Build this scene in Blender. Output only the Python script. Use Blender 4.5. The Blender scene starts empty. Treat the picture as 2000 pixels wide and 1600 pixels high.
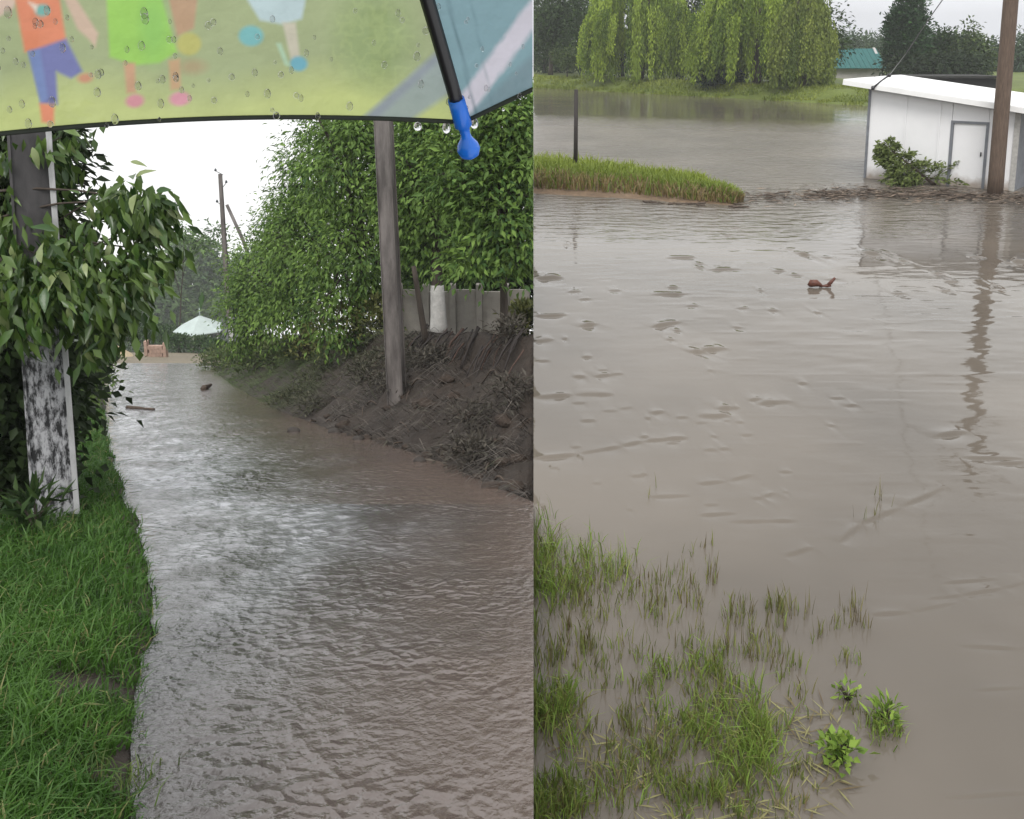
import bpy, bmesh, math
import numpy as np
from mathutils import Vector, Matrix

# ------------------------------------------------------------------ camera, sky, sun, exposure
scene = bpy.context.scene
col = scene.collection
EYE = 4.0                     # eye height above the flood water
PITCH = math.radians(10)
FPX, CX, CY = 1800.0, 1042.0, 407.0    # focal length and principal point for a 2000 x 1600 frame
cam = bpy.data.cameras.new('camera'); camo = bpy.data.objects.new('camera', cam); col.objects.link(camo)
camo.location = (0, 0, EYE); camo.rotation_euler = (math.pi/2 - PITCH, 0, 0)
cam.sensor_fit = 'HORIZONTAL'; cam.sensor_width = 36; cam.lens = 36*FPX/2000
cam.shift_x = -(CX-1000)/2000; cam.shift_y = -(800-CY)/2000
cam.clip_start = 0.02; cam.clip_end = 3000
scene.camera = camo

SUN_EL, SUN_ROT = math.radians(52), math.radians(190)
w = bpy.data.worlds.new('World'); scene.world = w; w.use_nodes = True
nt = w.node_tree; nt.nodes.clear(); N = nt.nodes.new; L = nt.links.new
out = N('ShaderNodeOutputWorld'); bg = N('ShaderNodeBackground'); bg.inputs['Strength'].default_value = 0.12
tc = N('ShaderNodeTexCoord'); sep = N('ShaderNodeSeparateXYZ'); L(tc.outputs['Generated'], sep.inputs[0])
zc = N('ShaderNodeMath'); zc.operation = 'MAXIMUM'; zc.inputs[1].default_value = 0.03; L(sep.outputs['Z'], zc.inputs[0])
cmb = N('ShaderNodeCombineXYZ'); L(sep.outputs['X'], cmb.inputs[0]); L(sep.outputs['Y'], cmb.inputs[1]); L(zc.outputs[0], cmb.inputs[2])
sky = N('ShaderNodeTexSky'); sky.sky_type = 'NISHITA'; sky.sun_disc = False
sky.sun_elevation = SUN_EL; sky.sun_rotation = SUN_ROT; sky.dust_density = 4; sky.air_density = 1
L(cmb.outputs[0], sky.inputs['Vector'])
hs = N('ShaderNodeHueSaturation'); hs.inputs['Saturation'].default_value = 0.12; hs.inputs['Value'].default_value = 0.55
L(sky.outputs[0], hs.inputs['Color'])
# layer of rain cloud: pale mist low down, grey band at the horizon, brighter overhead
mr = N('ShaderNodeMapRange'); mr.inputs['From Min'].default_value = -1; mr.inputs['From Max'].default_value = 1
L(sep.outputs['Z'], mr.inputs['Value'])
ramp = N('ShaderNodeValToRGB'); L(mr.outputs[0], ramp.inputs[0])
er = ramp.color_ramp.elements
er[0].position = 0.0; er[0].color = (1, 1, 1, 1)
er[1].position = 1.0; er[1].color = (0.99, 1.0, 1.02, 1)
for p_, c_ in ((0.462, (1.0, 1.0, 1.0, 1)), (0.490, (0.56, 0.565, 0.61, 1)), (0.515, (0.58, 0.585, 0.62, 1)), (0.548, (0.92, 0.93, 0.96, 1)), (0.62, (0.99, 1.0, 1.0, 1))):
    e = er.new(p_); e.color = c_
nz = N('ShaderNodeTexNoise'); nz.inputs['Scale'].default_value = 3.2; nz.inputs['Detail'].default_value = 5; L(tc.outputs['Generated'], nz.inputs['Vector'])
nm = N('ShaderNodeMapRange'); nm.inputs['From Min'].default_value = 0.3; nm.inputs['From Max'].default_value = 0.7
nm.inputs['To Min'].default_value = 0.92/0.12; nm.inputs['To Max'].default_value = 1.12/0.12; L(nz.outputs[0], nm.inputs['Value'])
vm = N('ShaderNodeVectorMath'); vm.operation = 'SCALE'; L(ramp.outputs[0], vm.inputs[0]); L(nm.outputs[0], vm.inputs['Scale'])
mx = N('ShaderNodeMix'); mx.data_type = 'RGBA'; mx.inputs['Factor'].default_value = 0.88
L(hs.outputs[0], mx.inputs['A']); L(vm.outputs[0], mx.inputs['B'])
L(mx.outputs['Result'], bg.inputs['Color']); L(bg.outputs[0], out.inputs['Surface'])

sl = bpy.data.lights.new('sun', 'SUN'); sl.energy = 1.5; sl.angle = math.radians(25); sl.color = (1, 0.97, 0.93)
so = bpy.data.objects.new('sun', sl); col.objects.link(so)
sd = Vector((math.sin(SUN_ROT)*math.cos(SUN_EL), math.cos(SUN_ROT)*math.cos(SUN_EL), math.sin(SUN_EL)))
so.rotation_euler = (-sd).to_track_quat('-Z', 'Y').to_euler(); so.location = (0, -20, 60)
scene.view_settings.view_transform = 'Standard'; scene.view_settings.look = 'None'
scene.view_settings.exposure = 0.5; scene.view_settings.gamma = 1; scene.view_settings.use_curve_mapping = False
scene.cycles.max_bounces = 7; scene.cycles.volume_bounces = 1; scene.cycles.use_denoising = True
scene.cycles.caustics_reflective = False; scene.cycles.caustics_refractive = False

# ------------------------------------------------------------------ survey helpers (photo sighting -> metres)
Fv = np.array([0, math.cos(PITCH), -math.sin(PITCH)]); Uv = np.array([0, math.sin(PITCH), math.cos(PITCH)])
SLOPE = 0.319; LANE0 = EYE - 1.6        # the lane falls away from the viewer
def ray(px, py): return Fv + (px-CX)/FPX*np.array([1., 0, 0]) - (py-CY)/FPX*Uv
def at(px, py, Y):
    d = ray(px, py); return np.array([0, 0, EYE]) + d*(Y/d[1])
def lane_pt(px, py):
    d = ray(px, py); t = (LANE0-EYE)/(d[2]+SLOPE*d[1]); return np.array([0, 0, EYE]) + d*t
def water_pt(px, py, z=0.0):
    d = ray(px, py); t = (z-EYE)/d[2]; return np.array([0, 0, EYE]) + d*t
def lane_z(y): return LANE0 - SLOPE*np.asarray(y)

rng = np.random.default_rng(11)
_lat = np.random.default_rng(5).random((256, 256))
def noise(x, y):
    x = np.asarray(x, float); y = np.asarray(y, float)
    xi = np.floor(x).astype(int); yi = np.floor(y).astype(int); fx = x-xi; fy = y-yi
    fx = fx*fx*(3-2*fx); fy = fy*fy*(3-2*fy)
    g = lambda a, b: _lat[a & 255, b & 255]
    return (g(xi, yi)*(1-fx)+g(xi+1, yi)*fx)*(1-fy) + (g(xi, yi+1)*(1-fx)+g(xi+1, yi+1)*fx)*fy
def fbm(x, y, o=4):
    s = 0; a = 0.5
    for k in range(o): s = s + a*noise(x*2**k+k*17.3, y*2**k+k*9.1); a *= 0.5
    return s
def sstep(t): t = np.clip(t, 0, 1); return t*t*(3-2*t)

# ------------------------------------------------------------------ materials
MATS = {}
def mat(name, base, rough=0.8, spec=0.3, noise_scale=0, var=0.25, bump=0, bump_scale=40, attr=False, trans=0, metal=0, stretch=(1, 1, 1)):
    m = bpy.data.materials.new(name); m.use_nodes = True; t = m.node_tree; n = t.nodes; b = n['Principled BSDF']
    b.inputs['Roughness'].default_value = rough; b.inputs['Specular IOR Level'].default_value = spec; b.inputs['Metallic'].default_value = metal
    src = None
    if attr:
        a = n.new('ShaderNodeAttribute'); a.attribute_name = 'Col'; src = a.outputs['Color']
    tcn = n.new('ShaderNodeTexCoord'); mp = n.new('ShaderNodeMapping'); mp.inputs['Scale'].default_value = stretch
    t.links.new(tcn.outputs['Object'], mp.inputs['Vector'])
    if noise_scale:
        z = n.new('ShaderNodeTexNoise'); z.inputs['Scale'].default_value = noise_scale; z.inputs['Detail'].default_value = 6; z.inputs['Roughness'].default_value = 0.65
        t.links.new(mp.outputs[0], z.inputs['Vector'])
        r = n.new('ShaderNodeMapRange'); r.inputs['From Min'].default_value = 0.3; r.inputs['From Max'].default_value = 0.7
        r.inputs['To Min'].default_value = 1-var; r.inputs['To Max'].default_value = 1+var
        t.links.new(z.outputs[0], r.inputs['Value'])
        v = n.new('ShaderNodeVectorMath'); v.operation = 'SCALE'
        if src is not None: t.links.new(src, v.inputs[0])
        else: v.inputs[0].default_value = base
        t.links.new(r.outputs[0], v.inputs['Scale']); src = v.outputs[0]
    if src is not None: t.links.new(src, b.inputs['Base Color'])
    else: b.inputs['Base Color'].default_value = (*base, 1)
    if bump:
        z2 = n.new('ShaderNodeTexNoise'); z2.inputs['Scale'].default_value = bump_scale; z2.inputs['Detail'].default_value = 5
        t.links.new(mp.outputs[0], z2.inputs['Vector'])
        bp = n.new('ShaderNodeBump'); bp.inputs['Strength'].default_value = 1; bp.inputs['Distance'].default_value = bump
        t.links.new(z2.outputs[0], bp.inputs['Height']); t.links.new(bp.outputs[0], b.inputs['Normal'])
    if trans:
        tr = n.new('ShaderNodeBsdfTranslucent'); ms = n.new('ShaderNodeMixShader'); ms.inputs[0].default_value = trans
        if src is not None: t.links.new(src, tr.inputs['Color'])
        else: tr.inputs['Color'].default_value = (*base, 1)
        o = n['Material Output']
        t.links.new(b.outputs[0], ms.inputs[1]); t.links.new(tr.outputs[0], ms.inputs[2]); t.links.new(ms.outputs[0], o.inputs['Surface'])
    MATS[name] = m; return m
mat('leaf', (0, 0, 0), 0.5, 0.18, attr=True, trans=0.28)
mat('wet_leaf', (0, 0, 0), 0.33, 0.45, attr=True, trans=0.22)
mat('blade', (0, 0, 0), 0.5, 0.3, attr=True, trans=0.3)
mat('mud_blade', (0, 0, 0), 0.6, 0.3, attr=True)
mat('soil', (0, 0, 0), 0.75, 0.3, noise_scale=6, var=0.3, bump=0.03, bump_scale=25, attr=True)
mat('bark', (0.055, 0.043, 0.034), 0.75, 0.3, noise_scale=9, var=0.4, bump=0.01, bump_scale=30, stretch=(1, 1, 0.25))
mat('whitewash', (0.42, 0.41, 0.39), 0.8, 0.2, noise_scale=12, var=0.2, bump=0.006, bump_scale=30)
mat('timber', (0.115, 0.082, 0.062), 0.75, 0.25, noise_scale=7, var=0.35, bump=0.006, bump_scale=30, stretch=(6, 6, 0.5))
mat('driftwood', (0.075, 0.055, 0.042), 0.7, 0.3, noise_scale=14, var=0.4)
mat('straw', (0, 0, 0), 0.7, 0.2, attr=True)
mat('stone', (0.05, 0.043, 0.038), 0.7, 0.2, noise_scale=8, var=0.3, bump=0.01, bump_scale=20)
mat('root_brown', (0.075, 0.045, 0.035), 0.7, 0.3, noise_scale=20, var=.3)
mat('rusty_dark', (0.03, 0.024, 0.022), 0.6, 0.3)
mat('rusty_driftwood', (0.10, 0.035, 0.022), 0.55, 0.4, noise_scale=20, var=0.4)
mat('white_sheet', (0.80, 0.80, 0.81), 0.45, 0.4, noise_scale=0.9, var=0.05, bump=0.001, bump_scale=8)
mat('roof_sheet', (0.84, 0.84, 0.83), 0.4, 0.4, noise_scale=1.5, var=0.06)
mat('grey_metal', (0.17, 0.18, 0.20), 0.5, 0.4, noise_scale=5, var=0.2)
mat('dark_metal', (0.03, 0.03, 0.033), 0.4, 0.5)
mat('teal_roof', (0.014, 0.105, 0.10), 0.5, 0.3, noise_scale=2, var=0.15)
mat('pale_wall', (0.42, 0.40, 0.39), 0.8, 0.2, noise_scale=1.2, var=0.15)
mat('dark_wall', (0.03, 0.03, 0.028), 0.8, 0.2, noise_scale=1.2, var=0.2)
mat('glass', (0.03, 0.04, 0.05), 0.1, 0.5)
mat('pale_blue_roof', (0.42, 0.49, 0.47), 0.45, 0.4, noise_scale=2, var=0.12)
mat('pink_brick', (0.36, 0.25, 0.20), 0.8, 0.2, noise_scale=6, var=0.2)
mat('sand', (0.46, 0.38, 0.25), 0.9, 0.1, noise_scale=5, var=0.15, bump=0.02, bump_scale=15)
mat('fence_concrete', (0.36, 0.335, 0.30), 0.85, 0.2, noise_scale=2.5, var=0.2, bump=0.006, bump_scale=20)
mat('rib_black', (0.012, 0.012, 0.014), 0.35, 0.5)
mat('blue_plastic', (0.012, 0.14, 0.62), 0.25, 0.5)
mat('hem', (0.03, 0.035, 0.028), 0.6, 0.2)

def mottled_concrete(name, light, dark, lo, hi, scale, stretch=(1, 1, 0.35)):
    m = bpy.data.materials.new(name); m.use_nodes = True; t = m.node_tree; n = t.nodes; b = n['Principled BSDF']
    tcn = n.new('ShaderNodeTexCoord'); mp = n.new('ShaderNodeMapping'); mp.inputs['Scale'].default_value = stretch
    t.links.new(tcn.outputs['Object'], mp.inputs[0])
    z = n.new('ShaderNodeTexNoise'); z.inputs['Scale'].default_value = scale; z.inputs['Detail'].default_value = 8; z.inputs['Roughness'].default_value = 0.7
    t.links.new(mp.outputs[0], z.inputs['Vector'])
    r = n.new('ShaderNodeValToRGB'); r.color_ramp.elements[0].position = lo; r.color_ramp.elements[0].color = (*dark, 1)
    r.color_ramp.elements[1].position = hi; r.color_ramp.elements[1].color = (*light, 1)
    t.links.new(z.outputs[0], r.inputs[0]); t.links.new(r.outputs[0], b.inputs['Base Color'])
    bp = n.new('ShaderNodeBump'); bp.inputs['Distance'].default_value = 0.01; t.links.new(z.outputs[0], bp.inputs['Height']); t.links.new(bp.outputs[0], b.inputs['Normal'])
    b.inputs['Roughness'].default_value = 0.7; MATS[name] = m
def tide_line(m, col_, top, soft_):      # dried mud left on the lowest boards
    t = m.node_tree; n = t.nodes; b = n['Principled BSDF']; src = b.inputs['Base Color'].links[0].from_socket; tcn = n.new('ShaderNodeTexCoord'); sp = n.new('ShaderNodeSeparateXYZ'); t.links.new(tcn.outputs['Object'], sp.inputs[0]); z = n.new('ShaderNodeTexNoise'); z.inputs['Scale'].default_value = 4; z.inputs['Detail'].default_value = 6; t.links.new(tcn.outputs['Object'], z.inputs['Vector'])
    a = n.new('ShaderNodeMath'); a.operation = 'MULTIPLY_ADD'; a.inputs[1].default_value = -.45; t.links.new(z.outputs[0], a.inputs[0]); t.links.new(sp.outputs['Z'], a.inputs[2]); r = n.new('ShaderNodeMapRange'); r.inputs['From Min'].default_value = top-soft_-.22; r.inputs['From Max'].default_value = top-.22; r.inputs['To Min'].default_value = .85; r.inputs['To Max'].default_value = 0; t.links.new(a.outputs[0], r.inputs['Value'])
    mx_ = n.new('ShaderNodeMix'); mx_.data_type = 'RGBA'; mx_.inputs['B'].default_value = (*col_, 1); t.links.new(r.outputs[0], mx_.inputs['Factor']); t.links.new(src, mx_.inputs['A']); t.links.new(mx_.outputs['Result'], b.inputs['Base Color'])
tide_line(MATS['white_sheet'], (0.30, 0.24, 0.19), .34, .3)
mottled_concrete('lichen_concrete', (0.42, 0.42, 0.44), (0.018, 0.018, 0.02), 0.43, 0.57, 24)
mottled_concrete('pole_concrete', (0.185, 0.165, 0.155), (0.06, 0.052, 0.048), 0.36, 0.62, 4, (1, 1, .2))
mottled_concrete('dark_concrete', (0.075, 0.07, 0.072), (0.035, 0.033, 0.034), 0.35, 0.65, 5)
mottled_concrete('pale_concrete', (0.55, 0.55, 0.56), (0.33, 0.33, 0.33), 0.35, 0.65, 6)

def water_mat(name, rough, bumps, attr=True, base=(0.2, 0.17, 0.15), ruffle=None, ior=1.33):
    m = bpy.data.materials.new(name); m.use_nodes = True; t = m.node_tree; n = t.nodes; b = n['Principled BSDF']
    b.inputs['Roughness'].default_value = rough; b.inputs['IOR'].default_value = ior; b.inputs['Specular IOR Level'].default_value = 0.5
    if attr:
        a = n.new('ShaderNodeAttribute'); a.attribute_name = 'Col'; t.links.new(a.outputs['Color'], b.inputs['Base Color'])
    else: b.inputs['Base Color'].default_value = (*base, 1)
    tcn = n.new('ShaderNodeTexCoord'); prev = None
    for sc, st, dist in bumps:
        mp = n.new('ShaderNodeMapping'); mp.inputs['Scale'].default_value = st; t.links.new(tcn.outputs['Object'], mp.inputs[0])
        z = n.new('ShaderNodeTexNoise'); z.inputs['Scale'].default_value = sc; z.inputs['Detail'].default_value = 4; z.inputs['Distortion'].default_value = 0.4
        t.links.new(mp.outputs[0], z.inputs['Vector'])
        bp = n.new('ShaderNodeBump'); bp.inputs['Distance'].default_value = dist; t.links.new(z.outputs[0], bp.inputs['Height'])
        if prev is not None: t.links.new(prev, bp.inputs['Normal'])
        prev = bp.outputs[0]
    if name == 'stream_water':     # facets beaten up by the rain, calmer in patches
        vo = n.new('ShaderNodeTexVoronoi'); vo.feature = 'SMOOTH_F1'; vo.inputs['Scale'].default_value = 14; vo.inputs['Smoothness'].default_value = .35; mp = n.new('ShaderNodeMapping'); mp.inputs['Scale'].default_value = (1, .75, 1); nd = n.new('ShaderNodeTexNoise'); nd.inputs['Scale'].default_value = 5
        t.links.new(tcn.outputs['Object'], nd.inputs['Vector']); ad = n.new('ShaderNodeVectorMath'); ad.operation = 'MULTIPLY_ADD'; ad.inputs[1].default_value = (.22, .22, .22); t.links.new(nd.outputs['Color'], ad.inputs[0]); t.links.new(tcn.outputs['Object'], ad.inputs[2]); t.links.new(ad.outputs[0], mp.inputs[0]); t.links.new(mp.outputs[0], vo.inputs['Vector'])
        pn = n.new('ShaderNodeTexNoise'); pn.inputs['Scale'].default_value = 1.3; t.links.new(tcn.outputs['Object'], pn.inputs['Vector']); pr_ = n.new('ShaderNodeMapRange'); pr_.inputs['From Min'].default_value = .38; pr_.inputs['From Max'].default_value = .6; pr_.inputs['To Min'].default_value = .08; t.links.new(pn.outputs[0], pr_.inputs['Value'])
        bp = n.new('ShaderNodeBump'); bp.inputs['Distance'].default_value = .018; t.links.new(pr_.outputs[0], bp.inputs['Strength']); t.links.new(vo.outputs['Distance'], bp.inputs['Height']); t.links.new(prev, bp.inputs['Normal']); prev = bp.outputs[0]
    if ruffle:      # breeze-ruffled stretch of open water, smooth again in the lee of the far trees
        sx_ = n.new('ShaderNodeSeparateXYZ'); t.links.new(tcn.outputs['Object'], sx_.inputs[0]); lo = n.new('ShaderNodeMapRange'); lo.inputs['From Min'].default_value = ruffle[0]; lo.inputs['From Max'].default_value = ruffle[1]
        hi_ = n.new('ShaderNodeMapRange'); hi_.inputs['From Min'].default_value = ruffle[2]; hi_.inputs['From Max'].default_value = ruffle[3]; hi_.inputs['To Min'].default_value = 1; hi_.inputs['To Max'].default_value = 0.06
        wv = n.new('ShaderNodeMath'); wv.operation = 'MULTIPLY_ADD'; wv.inputs[1].default_value = .35; t.links.new(sx_.outputs['X'], wv.inputs[0]); t.links.new(sx_.outputs['Y'], wv.inputs[2])
        t.links.new(sx_.outputs['Y'], lo.inputs['Value']); t.links.new(wv.outputs[0], hi_.inputs['Value']); mu = n.new('ShaderNodeMath'); mu.operation = 'MULTIPLY'; t.links.new(lo.outputs[0], mu.inputs[0]); t.links.new(hi_.outputs[0], mu.inputs[1])
        mp = n.new('ShaderNodeMapping'); mp.inputs['Scale'].default_value = (.5, 1.2, 1); t.links.new(tcn.outputs['Object'], mp.inputs[0]); z = n.new('ShaderNodeTexNoise'); z.inputs['Scale'].default_value = 3.2; z.inputs['Detail'].default_value = 3; t.links.new(mp.outputs[0], z.inputs['Vector'])
        bp = n.new('ShaderNodeBump'); bp.inputs['Distance'].default_value = .16; rr_ = n.new('ShaderNodeMapRange'); rr_.inputs['To Min'].default_value = rough; rr_.inputs['To Max'].default_value = .30; t.links.new(mu.outputs[0], rr_.inputs['Value']); t.links.new(rr_.outputs[0], b.inputs['Roughness']); t.links.new(mu.outputs[0], bp.inputs['Strength']); t.links.new(z.outputs[0], bp.inputs['Height']); t.links.new(prev, bp.inputs['Normal']); prev = bp.outputs[0]
    if prev is not None: t.links.new(prev, b.inputs['Normal'])
    MATS[name] = m
water_mat('stream_water', 0.06, [(10, (1, 0.7, 1), 0.014), (34, (1, 0.8, 1), 0.0075)], ior=1.6)
water_mat('flood_water', 0.04, [(1.6, (0.4, 1.2, 1), 0.006), (9, (0.5, 1, 1), 0.0012)], ruffle=(18, 28, 46, 56))

# ------------------------------------------------------------------ mesh helpers
def setp(o, label=None, cat=None, group=None, kind=None):
    if label: o['label'] = label
    if cat: o['category'] = cat
    if group: o['group'] = group
    if kind: o['kind'] = kind
    return o
def empty(name, loc, label, cat, group=None):
    o = bpy.data.objects.new(name, None); col.objects.link(o); o.location = loc; o.empty_display_size = 0.2
    return setp(o, label, cat, group)
def link(name, me, material, parent=None):
    o = bpy.data.objects.new(name, me); col.objects.link(o)
    if material: me.materials.clear(); me.materials.append(MATS[material])
    if parent is not None: o.parent = parent
    return o
def np_mesh(name, V, faces, colr=None, smooth=False, org=None):
    V = np.asarray(V, np.float64)
    if org is not None: V = V - np.asarray(org)
    me = bpy.data.meshes.new(name); F = np.asarray(faces, np.int32); k = F.shape[1]
    me.vertices.add(len(V)); me.vertices.foreach_set('co', V.astype(np.float32).ravel())
    me.loops.add(F.size); me.loops.foreach_set('vertex_index', F.ravel())
    me.polygons.add(len(F)); me.polygons.foreach_set('loop_start', np.arange(0, F.size, k, dtype=np.int32))
    if smooth: me.polygons.foreach_set('use_smooth', np.ones(len(F), bool))
    me.update(calc_edges=True)
    if colr is not None:
        c = np.ones((len(V), 4), np.float32); c[:, :3] = colr
        at_ = me.color_attributes.new('Col', 'FLOAT_COLOR', 'POINT'); at_.data.foreach_set('color', c.ravel())
    return me
def grid_faces(nr, nc):
    i = np.arange(nr-1)[:, None]*nc + np.arange(nc-1)[None, :]; i = i.ravel()
    return np.stack([i, i+1, i+nc+1, i+nc], 1)
def tube(path, radii, seg=7):
    path = np.asarray(path, float); n = len(path); T = np.gradient(path, axis=0); T /= np.linalg.norm(T, axis=1)[:, None]+1e-9
    ref = np.array([0.31, 0.95, 0.05]); A = np.cross(T, ref); A /= np.linalg.norm(A, axis=1)[:, None]+1e-9; B = np.cross(T, A)
    th = np.linspace(0, 2*np.pi, seg, endpoint=False)
    V = path[:, None, :] + np.asarray(radii)[:, None, None]*(np.cos(th)[None, :, None]*A[:, None, :] + np.sin(th)[None, :, None]*B[:, None, :])
    F = []
    for a in range(n-1):
        for b in range(seg): F.append((a*seg+b, a*seg+(b+1) % seg, (a+1)*seg+(b+1) % seg, (a+1)*seg+b))
    V = np.vstack([V.reshape(-1, 3), path[:1], path[-1:]]); c0 = n*seg
    for b in range(seg):
        F.append((c0, (b+1) % seg, b, c0)); F.append((c0+1, (n-1)*seg+b, (n-1)*seg+(b+1) % seg, c0+1))
    return V, F
def merge(parts):
    Vs, Fs, o = [], [], 0
    for V, F in parts:
        Vs.append(np.asarray(V)); Fs += [tuple(i+o for i in f) for f in F]; o += len(V)
    return np.vstack(Vs), Fs
def py_mesh(name, V, F, smooth=False, org=None):
    V = np.asarray(V, float)
    if org is not None: V = V-np.asarray(org)
    F = [tuple(dict.fromkeys(f)) for f in F]
    me = bpy.data.meshes.new(name); me.from_pydata(V.tolist(), [], F); me.update()
    if smooth:
        for p in me.polygons: p.use_smooth = True
    return me
def box(x0, x1, y0, y1, z0, z1):
    V = [(x, y, z) for x in (x0, x1) for y in (y0, y1) for z in (z0, z1)]
    return V, [(0, 1, 3, 2), (4, 6, 7, 5), (0, 4, 5, 1), (2, 3, 7, 6), (0, 2, 6, 4), (1, 5, 7, 3)]
def obox(o, ax, ay, az, s):   # oriented box: o corner, unit axes, sizes
    o = np.asarray(o); V = [o+ax*s[0]*i+ay*s[1]*j+az*s[2]*k for i in (0, 1) for j in (0, 1) for k in (0, 1)]
    return V, [(0, 1, 3, 2), (4, 6, 7, 5), (0, 4, 5, 1), (2, 3, 7, 6), (0, 2, 6, 4), (1, 5, 7, 3)]
def bevel(me, r, seg=2):
    bm = bmesh.new(); bm.from_mesh(me); bmesh.ops.recalc_face_normals(bm, faces=bm.faces)
    bmesh.ops.bevel(bm, geom=bm.edges[:], offset=r, segments=seg, affect='EDGES', profile=0.6); bm.to_mesh(me); bm.free(); return me
def unit(v): v = np.asarray(v, float); return v/(np.linalg.norm(v, axis=-1, keepdims=True)+1e-9)
SEAM = 0.0006
def side_clamp(V, side):       # the two places meet at the plane x = 0; nothing crosses it
    if side < 0: V[..., 0] = np.minimum(V[..., 0], -SEAM)
    elif side > 0: V[..., 0] = np.maximum(V[..., 0], SEAM)
    return V
def leaf_arrays(C, D, Nn, Ln, Wd, colr, fold=0.18, mid=0.42, sag=0.12, side=0):
    keep = (C[:, 0]*side >= -0.02) if side else np.ones(len(C), bool)
    C, D, Nn, Ln, Wd, colr = C[keep], unit(D[keep]), Nn[keep], Ln[keep], Wd[keep], colr[keep]
    S = unit(np.cross(D, Nn)); Nn = np.cross(S, D)
    V = np.empty((len(C), 4, 3)); l = Ln[:, None]; w_ = Wd[:, None]
    V[:, 0] = C; V[:, 1] = C+D*l*mid+S*w_*.5+Nn*w_*fold; V[:, 2] = C+D*l-Nn*l*sag; V[:, 3] = C+D*l*mid-S*w_*.5+Nn*w_*fold
    V = side_clamp(V, side)
    i = np.arange(len(C))[:, None]*4
    F = np.concatenate([i+np.array([0, 1, 2]), i+np.array([0, 2, 3])])
    return V.reshape(-1, 3), F, np.repeat(colr, 4, 0)
def blade_arrays(P, H, Wd, lean, curve, colr, side=0):
    n = len(P); a = rng.uniform(0, 2*np.pi, n); S = np.stack([np.cos(a), np.sin(a), 0*a], 1)
    lean = np.asarray(lean)
    up = np.array([0, 0, 1.0]); m = P+up*H[:, None]*.55+lean*H[:, None]*.45
    t = P+up*H[:, None]*(1-curve[:, None]*.45)+lean*H[:, None]*(1.0+curve[:, None]*.6)
    V = np.empty((n, 5, 3)); V[:, 0] = P-S*Wd[:, None]*.5; V[:, 1] = P+S*Wd[:, None]*.5; V[:, 2] = m-S*Wd[:, None]*.42; V[:, 3] = m+S*Wd[:, None]*.42; V[:, 4] = t
    V = side_clamp(V, side); i = np.arange(n)[:, None]*5
    F = np.concatenate([i+np.array(q) for q in ([0, 1, 3], [0, 3, 2], [2, 3, 4])])
    return V.reshape(-1, 3), F, np.repeat(colr, 5, 0)
def mixcol(a, b, t): return np.asarray(a)[None]*(1-t[:, None])+np.asarray(b)[None]*t[:, None]

# ------------------------------------------------------------------ terrain of the lane (x < 0)
left_edge = np.array([lane_pt(*p) for p in ((196, 712), (205, 735), (210, 790), (215, 850), (240, 930), (288, 1050), (312, 1150), (318, 1260), (308, 1350), (292, 1450), (280, 1540), (276, 1640))])
right_edge = np.array([lane_pt(*p) for p in ((410, 712), (425, 735), (470, 765), (540, 805), (640, 842), (730, 866), (850, 905), (945, 950), (1042, 990))])
def xl(y): o = np.argsort(left_edge[:, 1]); return np.interp(y, left_edge[o, 1], left_edge[o, 0])+.16*(fbm(np.asarray(y)*1.9, np.asarray(y)*0+3.3)-.47)
def xr(y):
    o = np.argsort(right_edge[:, 1]); return np.where(y < right_edge[:, 1].min(), 0.3, np.interp(y, right_edge[o, 1], right_edge[o, 0]))
Y_SEAM = right_edge[-1, 1]; Y_END = right_edge[0, 1]
def relief(x, y):
    x = np.asarray(x, float); y = np.asarray(y, float)
    e = x-xr(y); l = xl(y)-x
    k = np.interp(y, [0, 20, 32, 45, 60], [1, 1, 0.65, 0.35, 0.15])
    hb = k*(1.12*sstep(e/2.2)+0.36*sstep((e-1.95)/0.30)) + (0.40*(fbm(x*2.3, y*2.3)-.47)+0.16*np.abs(noise(x*5, y*5)-.5))*sstep(e/.4)
    hl = 0.09*sstep(l/0.25)+0.10*sstep((l-.7)/1.6) + 0.05*(fbm(x*3, y*3)-.47)*sstep(l/.2)
    inside = (e < 0) & (l < 0)
    h = np.where(e > 0, hb, 0)+np.where(l > 0, hl, 0)
    return np.where(inside & (y < Y_END+2), -0.12, h)
def gz(x, y): return lane_z(y)+relief(x, y)

ys = np.concatenate([np.linspace(-3, 1.5, 10), np.geomspace(1.6, 48, 260), np.geomspace(49, 240, 34)])
ts = np.concatenate([[0], np.geomspace(0.004, 1, 150)])
X = -(ts[None, :]*(14+0.9*np.maximum(ys, 0)[:, None])); Yg = np.repeat(ys[:, None], X.shape[1], 1)
Z = gz(X, Yg); e = X-xr(Yg); l = xl(Yg)-X
n1 = fbm(X*1.3, Yg*1.3)
mud = np.array([0.038, 0.029, 0.023]); soilc = np.array([0.062, 0.050, 0.036]); far_c = np.array([0.20, 0.17, 0.12]); grn = np.array([0.018, 0.032, 0.010])
cg = np.where((e > 0)[..., None], mud*(0.75+.5*n1[..., None]), np.where((l > 0)[..., None], grn*(.7+.6*n1[..., None]), mud))
cg = np.where(((l > 0) & (l < .12+.25*n1))[..., None], mud, cg)
cg = np.where(((l > 0) & (Yg < 3.7) & (l < 1.1*n1+.1))[..., None], mud*.9, cg)
cg = np.where((Yg > Y_END)[..., None], far_c*(.8+.4*n1[..., None]), cg)
cg = np.where((Yg > 60)[..., None], grn, cg)
V = np.stack([X, Yg, Z], -1); nr, nc = X.shape
Vall = V.reshape(-1, 3); Fg = grid_faces(nr, nc)
base_i = len(Vall); sk = V[:, 0].copy(); sk[:, 2] -= 6     # earth side where the ground is cut
Vall = np.vstack([Vall, sk]); i = np.arange(nr-1)
Fg = np.vstack([Fg, np.stack([i*nc, i*nc+nc, base_i+i+1, base_i+i], 1)])
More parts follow.
